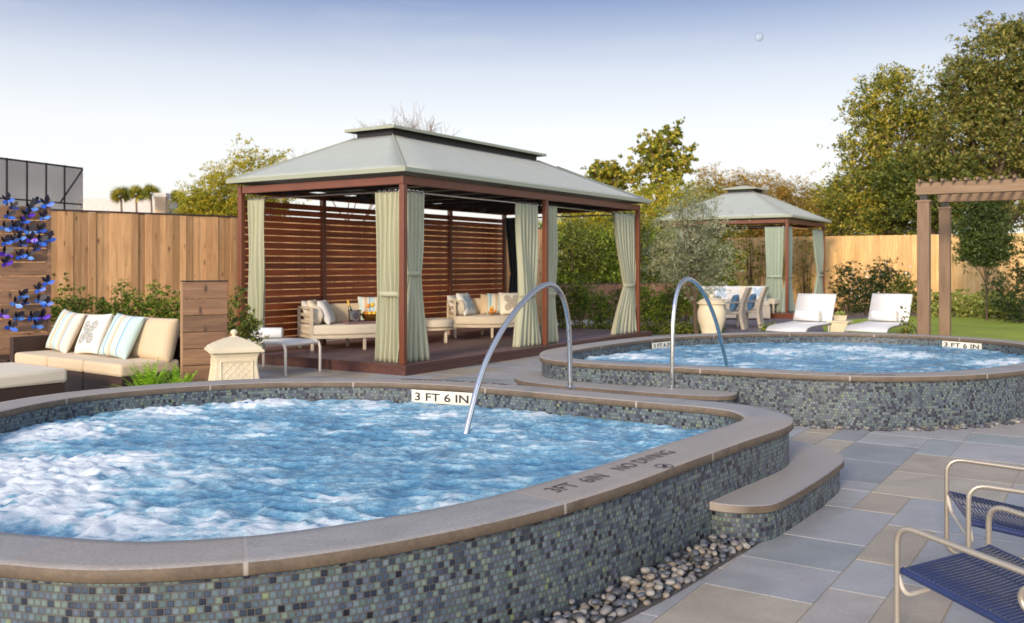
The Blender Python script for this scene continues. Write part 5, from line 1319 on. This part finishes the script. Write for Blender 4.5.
pillow('white patterned pillow half behind the near corner curtain', b1(1.50, .30), (.44, .44), a1 - .3, .3, BU)
t = thing('serving_tray', 'low dark tray under the fruit bowl on the near daybed', 'tray', b1(.98, .12, .573), a1); MB().box(0, 0, .01, .70, .34, .02).build('base', M['deck'], t, bevel=.004); m = MB(); rim(m, -.35, .35, -.17, .17, .0, .045, .014); m.build('rim', M['deck'], t)
q = b1(.78, .06, .595); t = thing('ice_bucket', 'silver ice bucket with a yellow bottle on the near daybed', 'bucket', q)
MB().lathe([(.085, 0), (.095, .02), (.112, .20), (.118, .205), (.112, .212), (.10, .205), (.085, .03)], 24).build('pail', M['steel'], t, smooth=True)
b_ = thing('bottle', 'yellow-topped bottle leaning in the silver ice bucket', 'bottle', (q[0] - .02, q[1], q[2] + .08)); MB().tube([(0, 0, -.06), (-.03, 0, .06), (-.06, 0, .15), (-.07, 0, .20), (-.095, 0, .29)], [.034, .036, .032, .015, .014], 12).build('glass', m_plain('bottle_glass', srgb(60, 70, 40), .15), b_, smooth=True); MB().tube([(-.072, 0, .21), (-.097, 0, .30)], .0175, 10).build('foil', m_plain('gold_foil', srgb(226, 178, 50), .35), b_, smooth=True)
def fruit_bowl(label, loc, r, n, fl, mats_, bm):
    t = thing('fruit_bowl', label, 'bowl', loc); MB().lathe([(r * .35, 0), (r * .38, .01), (r * .75, r * .35), (r, r * .8), (r * 1.0, r * .84), (r * .92, r * .8), (r * .6, r * .36), (.01, r * .2)], 22).build('bowl', bm, t, smooth=True)
    rs = random.Random(n)
    for k in range(n):
        a = 2 * pi * k / max(1, n - 3) if k < n - 3 else rs.uniform(0, 6); rr = r * .62 if k < n - 3 else r * .22; zz = r * .85 if k < n - 3 else r * 1.15 + .01 * k % 3
        o = thing('citrus_fruit', fl[0].format('yellow lemon' if mats_[k % len(mats_)] is YEL else 'orange citrus fruit'), 'fruit', (loc[0] + cos(a) * rr, loc[1] + sin(a) * rr, loc[2] + zz), rs.uniform(0, 6), fl[1])
        m = MB().lathe([(.002, -.036 * 1.1), (.018, -.032), (.033, -.014), (.036, .004), (.031, .02), (.016, .033), (.002, .038)], 12); m.build('flesh', mats_[k % len(mats_)], o, smooth=True, ang=180)
YEL = m_plain('lemon_peel', srgb(240, 196, 60), .45, 0, .1, 20); ORG = m_plain('orange_peel', srgb(236, 142, 46), .45, 0, .1, 20)
fruit_bowl('bronze bowl heaped with lemons and oranges on the near daybed', b1(1.08, .10, .595), .17, 11, ('{} heaped in the bronze bowl on the near daybed', 'citrus fruit in the bronze bowl'), [YEL, YEL, ORG], m_plain('bronze_bowl', srgb(120, 84, 40), .35, .6))
q = b1(1.36, -.04, .572); t = thing('planter_box', 'small white planter box with green sprouts beside the fruit bowl', 'planter', q, a1); MB().box(0, 0, .05, .34, .13, .10).build('box', M['caststone'], t, bevel=.006)
rs = np.random.RandomState(3); leaf_obj('foliage', leaves(np.column_stack([rs.uniform(-.15, .15, 260), rs.uniform(-.05, .05, 260), .1 + np.abs(rs.normal(0, .03, 260))]), .045, 3, .4), LF, t)
# round ottoman
d_ = 17.3; q = (X(434, d_), d_)
t = thing('ottoman', 'cream cushioned round ottoman between the two pavilion daybeds', 'ottoman', (q[0], q[1], DB), .3)
MB().lathe([(.34, .22), (.36, .235), (.36, .262), (.34, .272)], 30).build('frame', M['frame'], t, smooth=True); MB().lathe([(.33, .275), (.37, .30), (.375, .38), (.34, .42), (.2, .432), (.01, .435)], 30).build('cushion', M['cream'], t, smooth=True)
for k in range(4): a = k * pi / 2 + .6; MB().box(cos(a) * .29, sin(a) * .29, .11, .045, .045, .22).build('leg', M['frame'], t)
# daybed 2
a2 = radians(14); q2 = Vector((X(453.8, 18.3), 18.3)); ux2 = Vector((cos(a2), sin(a2))); uy2 = Vector((-sin(a2), cos(a2)))
daybed('cream slatted daybed with butterfly pillow behind the near handrail', (q2.x, q2.y, DB), a2, 1.45, .78, .22)
def b2(x, y, z=.575): p = q2 + ux2 * x + uy2 * y; return (p.x, p.y, z)
pillow('pale pillow at the back of the left stack on the farther daybed', b2(.22, .55), (.42, .42), a2 + .8, .4, 'white')
pillow('blue-grey patterned pillow foremost in the left stack on the farther daybed', b2(.38, .26), (.48, .48), a2 + .9, .42, BLP)
pillow('tan pillow left of the aqua pillow on the farther daybed', b2(.85, .50), (.42, .42), a2 - .2, .25, 'tanfab')
pillow('aqua striped pillow behind the butterfly pillow on the farther daybed', b2(.98, .42), (.44, .44), a2 - .2, .25, ST2)
pillow('large white pillow with tan butterfly motif on the farther daybed', b2(1.22, .22), (.50, .46), a2 + .0, .25, BUT)
pillow('green striped pillow at the right end of the farther daybed', b2(1.40, .44), (.42, .42), a2 - .3, .25, ST)
fruit_bowl('small bowl of orange fruit on the farther daybed', b2(.78, .08, .575), .085, 6, ('{} heaped in the small bowl on the farther daybed', 'orange fruit in the small bowl'), [ORG, YEL], m_plain('wood_bowl', srgb(150, 110, 66), .5))

# ---------------------------------------------------------------- far seating
def dining(label, loc, ang):
    t = thing('dining_chair', label, 'chair', loc, ang, 'woven high-back dining chairs')
    # faces -x locally; back slab curved
    m = MB(); prof_ = [(.10, 0), (.05, .22), (.03, .42), (.06, .62), (.12, .82), (.20, 1.02)]; n = 14; P_ = spline(prof_, False, .05, 1)
    th = .075; L_ = []; R_ = []
    for i, (x, z) in enumerate(P_): L_.append((x - th / 2, z)); R_.append((x + th / 2, z))
    out = L_ + R_[::-1]; N_ = len(out)
    vs = [(x, -.27, z) for x, z in out] + [(x, .27, z) for x, z in out]; k_ = len(L_)
    fs = [(i, i + 1, N_ - 2 - i, N_ - 1 - i) for i in range(k_ - 1)]; fs = fs + [tuple(N_ + j for j in reversed(f)) for f in fs]; fs += [(i, N_ + i, N_ + (i + 1) % N_, (i + 1) % N_) for i in range(N_)]
    m.add(vs, fs); m.build('backrest', M['greige'], t, smooth=True, ang=40)
    MB().box(-.22, 0, .40, .52, .54, .07).build('seat', M['greige'], t, bevel=.015)
    for y in (-.24, .24):
        MB().tube([(-.46, y, 0), (-.45, y, .38), (-.44, y, .60), (-.36, y, .645), (.06, y, .66)], .02, 8).build('arm', M['greige'], t, smooth=True)
q = P(748, 327, 0); q = (X(741, 23.2), 23.2); dining('woven high-back dining chair nearest the round urn', (q[0], q[1], 0), radians(-24)); pillow('blue pillow on the dining chair nearest the round urn', (q[0] - .2, q[1] + .05, .44), (.44, .42), radians(-114), .25, 'bluefab')
q = (X(758, 23.9), 23.9); dining('woven high-back dining chair nearest the white chaise', (q[0], q[1], 0), radians(-24)); pillow('blue pillow on the dining chair nearest the white chaise', (q[0] - .2, q[1] + .05, .44), (.44, .42), radians(-114), .25, 'bluefab')
d = 27.3; a3 = radians(-8); q3 = Vector((X(703, d), d))
t = thing('sofa', 'cream outdoor sofa with white and blue pillows inside the far pavilion', 'sofa', (q3.x, q3.y, .0), a3)
MB().box(.95, .4, .22, 1.9, .8, .36).build('base', M['frame'], t, bevel=.01); MB().box(.95, .36, .47, 1.85, .74, .14).build('seat_cushion', M['cream'], t, bevel=.03, seg=3); MB().box(.95, .78, .62, 1.9, .14, .56).build('backrest', M['cream'], t, bevel=.04, seg=3); MB().box(.06, .4, .5, .12, .8, .56).build('arm', M['frame'], t, bevel=.02)
for k, (x, mt, lb) in enumerate(((.30, 'white', 'white pillow leftmost on the far sofa'), (.62, BLP, 'blue patterned pillow second on the far sofa'), (.98, 'white', 'white pillow third on the far sofa'), (1.35, 'cream', 'cream pillow fourth on the far sofa'), (1.68, BLP, 'blue patterned pillow at the right end of the far sofa'))):
    pillow(lb, (q3.x + x * cos(a3), q3.y + x * sin(a3) + .50, .54), (.46, .44), a3, .25, mt)
t = thing('coffee_table', 'low pale coffee table between the round urn and woven chairs', 'table', (X(727, 24.2), 24.2, 0), .2); MB().box(0, 0, .40, 1.0, .7, .05).build('tabletop', M['frame'], t, bevel=.01)
for x in (-.42, .42):
    for y in (-.28, .28): MB().box(x, y, .19, .05, .05, .38).build('leg', M['frame'], t)
d = 28.2; t = thing('ottoman', 'square cream ottoman left of the far front curtain', 'ottoman', (X(769, d), d, .15), ANG_R); MB().box(0, 0, .34, .5, .5, .16).build('cushion', M['cream'], t, bevel=.03, seg=3)
for x in (-.2, .2):
    for y in (-.2, .2): MB().box(x, y, .13, .05, .05, .26).build('leg', M['frame'], t)

# chaises behind the farther spa
def chaise(label, px, d, ang):
    t = thing('chaise_lounge', label, 'chaise lounge', (X(px, d), d, 0), ang, 'white sling chaises behind the farther spa')
    W_ = .84  # local: x across, y from back (0) to foot (-1.35)
    def sheet(pts, nm, mat, th=.03):
        m = MB(); vs = []
        for y, z in pts: vs += [(-W_ / 2, y, z), (W_ / 2, y, z)]
        m.add(vs, [(2 * i, 2 * i + 1, 2 * i + 3, 2 * i + 2) for i in range(len(pts) - 1)]); o = m.build(nm, mat, t, smooth=True, ang=60); s3 = o.modifiers.new('thick', 'SOLIDIFY'); s3.thickness = th; s3.offset = 1
        return o
    sheet([(y, z) for y, z in spline([(0, .37), (-.10, .365), (-.4, .35), (-.7, .345), (-1.0, .34), (-1.28, .30), (-1.36, .24)], False, .06)], 'seat', M['sling'])
    sheet([(y, z) for y, z in spline([(.02, .375), (.10, .54), (.20, .76), (.29, .94)], False, .06)], 'backrest', M['sling'])
    for x in (-W_ / 2, W_ / 2):
        MB().tube(spline([(x, .62, .02), (x, .58, .10), (x, .36, .27), (x, .1, .335), (x, -.3, .33), (x, -1.0, .315), (x, -1.30, .27), (x, -1.36, .15), (x, -1.36, 0)], False, .05), .018, 8).build('side_rail', m_plain('chaise_grey', srgb(110, 106, 100), .5), t, smooth=True)
        MB().tube([(x, -.15, .33), (x, -.15, .0)], .018, 8).build('leg', M['lightmetal'], t, smooth=True)
    return t
for px, ang, lab, tl in ((812, radians(-40), 'white sling chaise left of the small cast stone table', 'white rolled towel on the chaise left of the cast stone table'), (888, radians(-40), 'white sling chaise right of the small cast stone table', 'white rolled towel on the chaise right of the cast stone table')):
    d = 20.0; chaise(lab, px, d, ang)
    ca, sa_ = cos(ang), sin(ang); lx_, ly_ = 0, -.20
    towel(tl, (X(px, d) + ca * lx_ - sa_ * ly_, d + sa_ * lx_ + ca * ly_, .39), .50, .115, ang)
t = thing('side_table', 'small square cast stone table between the two white chaises', 'table', (X(840, 19.8), 19.8, 0), ANG_R); MB().box(0, 0, .19, .38, .38, .36).build('base', M['caststone'], t, bevel=.01); MB().box(0, 0, .385, .44, .44, .03).build('tabletop', M['caststone'], t, bevel=.006)
t = thing('planter_pot', 'small stone pot with grey-green succulents on the cast stone table', 'planter', (X(840, 19.8), 19.8, .402), .3); sq(MB(), [(.085, 0), (.10, .10), (.105, .11)]).build('pot', M['caststone'], t, bevel=.004)
rs = np.random.RandomState(9); leaf_obj('foliage', leaves(np.column_stack([rs.normal(0, .05, 200), rs.normal(0, .05, 200), .11 + np.abs(rs.normal(0, .03, 200))]), .05, 3, .5), LV, t)

# ---------------------------------------------------------------- blue cord chairs
def cord_chair(label, loc, ang, drop=.1):
    """local: x across (0..W, far arm at W), y backwards (0 front)"""
    t = thing('patio_chair', label, 'chair', (loc[0], loc[1], 0), ang, 'navy cord patio chairs'); W_ = .62; r = .0125
    AH = .52; Dp = .74
    def arc_path(P_, rad=.075, n=6):
        out = [Vector(P_[0])]
        for i in range(1, len(P_) - 1):
            a, b, c = Vector(P_[i - 1]), Vector(P_[i]), Vector(P_[i + 1]); d1 = (a - b).normalized(); d2 = (c - b).normalized(); th = d1.angle(d2); l = rad / math.tan(th / 2)
            p0 = b + d1 * l; p1 = b + d2 * l
            for k in range(n + 1): s_ = k / n; out.append((1 - s_) ** 2 * p0 + 2 * s_ * (1 - s_) * b + s_ ** 2 * p1)
        out.append(Vector(P_[-1])); return out
    for k, x in enumerate((0, W_)):
        MB().tube(arc_path([(x, 0.3, .0125), (x, 0.0, .0125), (x, .0, AH), (x, Dp, AH - .07), (x, Dp + .04, .0125), (x, .3, .0125)]), r, 12).build('arm_loop', M['champagne'], t, smooth=True)
    sl = lambda y: .335 - .17 * y
    fr = MB()
    fr.tube(arc_path([(.0, .0, sl(0)), (.02, .02, sl(0) - .10), (W_ - .02, .02, sl(0) - .10), (W_, .0, sl(0))], .06), .010, 10)
    fr.build('under_frame', M['lightmetal'], t, smooth=True)
    st = MB()
    for x in (.018, W_ - .018): st.tube([(x, .01, sl(0)), (x, .35, sl(.35)), (x, .62, sl(.62))], .0155, 10)
    for y in (0.012,): st.tube([(.0, y, sl(0)), (W_, y, sl(0))], .009, 8)
    st.tube([(.0, .62, sl(.62)), (W_, .62, sl(.62))], .009, 8)
    st.build('wrapped_rail', M['cord'], t, smooth=True)
    cm = MB(); n = 33
    for i in range(n):
        y = .03 + .575 * i / (n - 1); z = sl(y); jj = random.uniform(-.0012, .0012)
        cm.tube([(.018, y, z + .012), (W_ * .3, y + jj, z + .004), (W_ / 2, y - jj, z + .001), (W_ * .7, y + jj, z + .004), (W_ - .018, y, z + .012)], .0052, 6)
    for q in (.36, .66): cm.tube([(W_ * q, .02, sl(0) + .003 - .004), (W_ * q, .3, sl(.3) - .003), (W_ * q, .61, sl(.61) - .003)], .0036, 6)
    cm.build('cord_seat', M['cord'], t, smooth=True, ang=180)
    bk = MB(); bt_ = [(.62, sl(.62)), (.72, .30), (.86, .62), (.95, .80)]
    for x in (-.028, W_ + .028): bk.tube(spline([(x, y, z) for y, z in [(.66, .325), (.58, .33), (.525, .36), (.515, .40), (.545, .435), (.64, .46), (.78, .60), (.95, .82)]], False, .02), r, 10)
    bk.tube([(-.028, .95, .82), (W_ + .028, .95, .82)], r, 10); bk.build('back_frame', M['champagne'], t, smooth=True)
    cb = MB()
    for i in range(26):
        q = i / 25; y = .70 + .24 * q; z = .45 + .35 * q; cb.tube([(.018, y, z), (W_ / 2, y + .03, z - .01), (W_ - .018, y, z)], .0037, 6)
    cb.build('cord_back', M['cord'], t, smooth=True, ang=180)
    return t
# near chair: front corner at A, width direction to C
A = Vector(P(897, 524, .52)); Cc = Vector(P(989, 503.5, .52)); wdir = (Cc - A).normalized()
# local x = width direction reversed so that local y (back) = rotate(x, +90)
bdir = Vector((wdir.y, -wdir.x))      # towards the camera right
# local y must be bdir: x = rotate(bdir,-90) = (bdir.y, -bdir.x) = (-wdir.x, -wdir.y)
ang = atan2(-wdir.y, -wdir.x); org = A + wdir * .62
cord_chair('nearest navy cord chair at the lower right corner', org, ang)
A = Vector(P(968.5, 484, .52)); Cc = Vector(P(947, 458.5, .52)); wdir = (Cc - A).normalized(); ang = atan2(-wdir.y, -wdir.x); org = A + wdir * .62
cord_chair('farther navy cord chair closer to the spas at the right edge', org, ang)

# moon, with the blue haze of the air painted into its colour
mm = NT('moon_hazed'); v = mm.coord('Object'); mm.set(Base_Color=mm.ramp(mm.noise(v, .12, 4), [(.35, (.21, .26, .35, 1)), (.65, (.27, .32, .41, 1))]), Roughness=1.0)
q = D(759, 37, 2200); bm = bmesh.new(); bmesh.ops.create_uvsphere(bm, u_segments=32, v_segments=16, radius=10.5); me = bpy.data.meshes.new('moon'); bm.to_mesh(me); bm.free(); me.materials.append(mm.m); me.shade_smooth()
o = bpy.data.objects.new('moon', me); COL.objects.link(o); o.location = q; tag(o, 'pale daytime moon high in the sky above the far pavilion', 'moon')
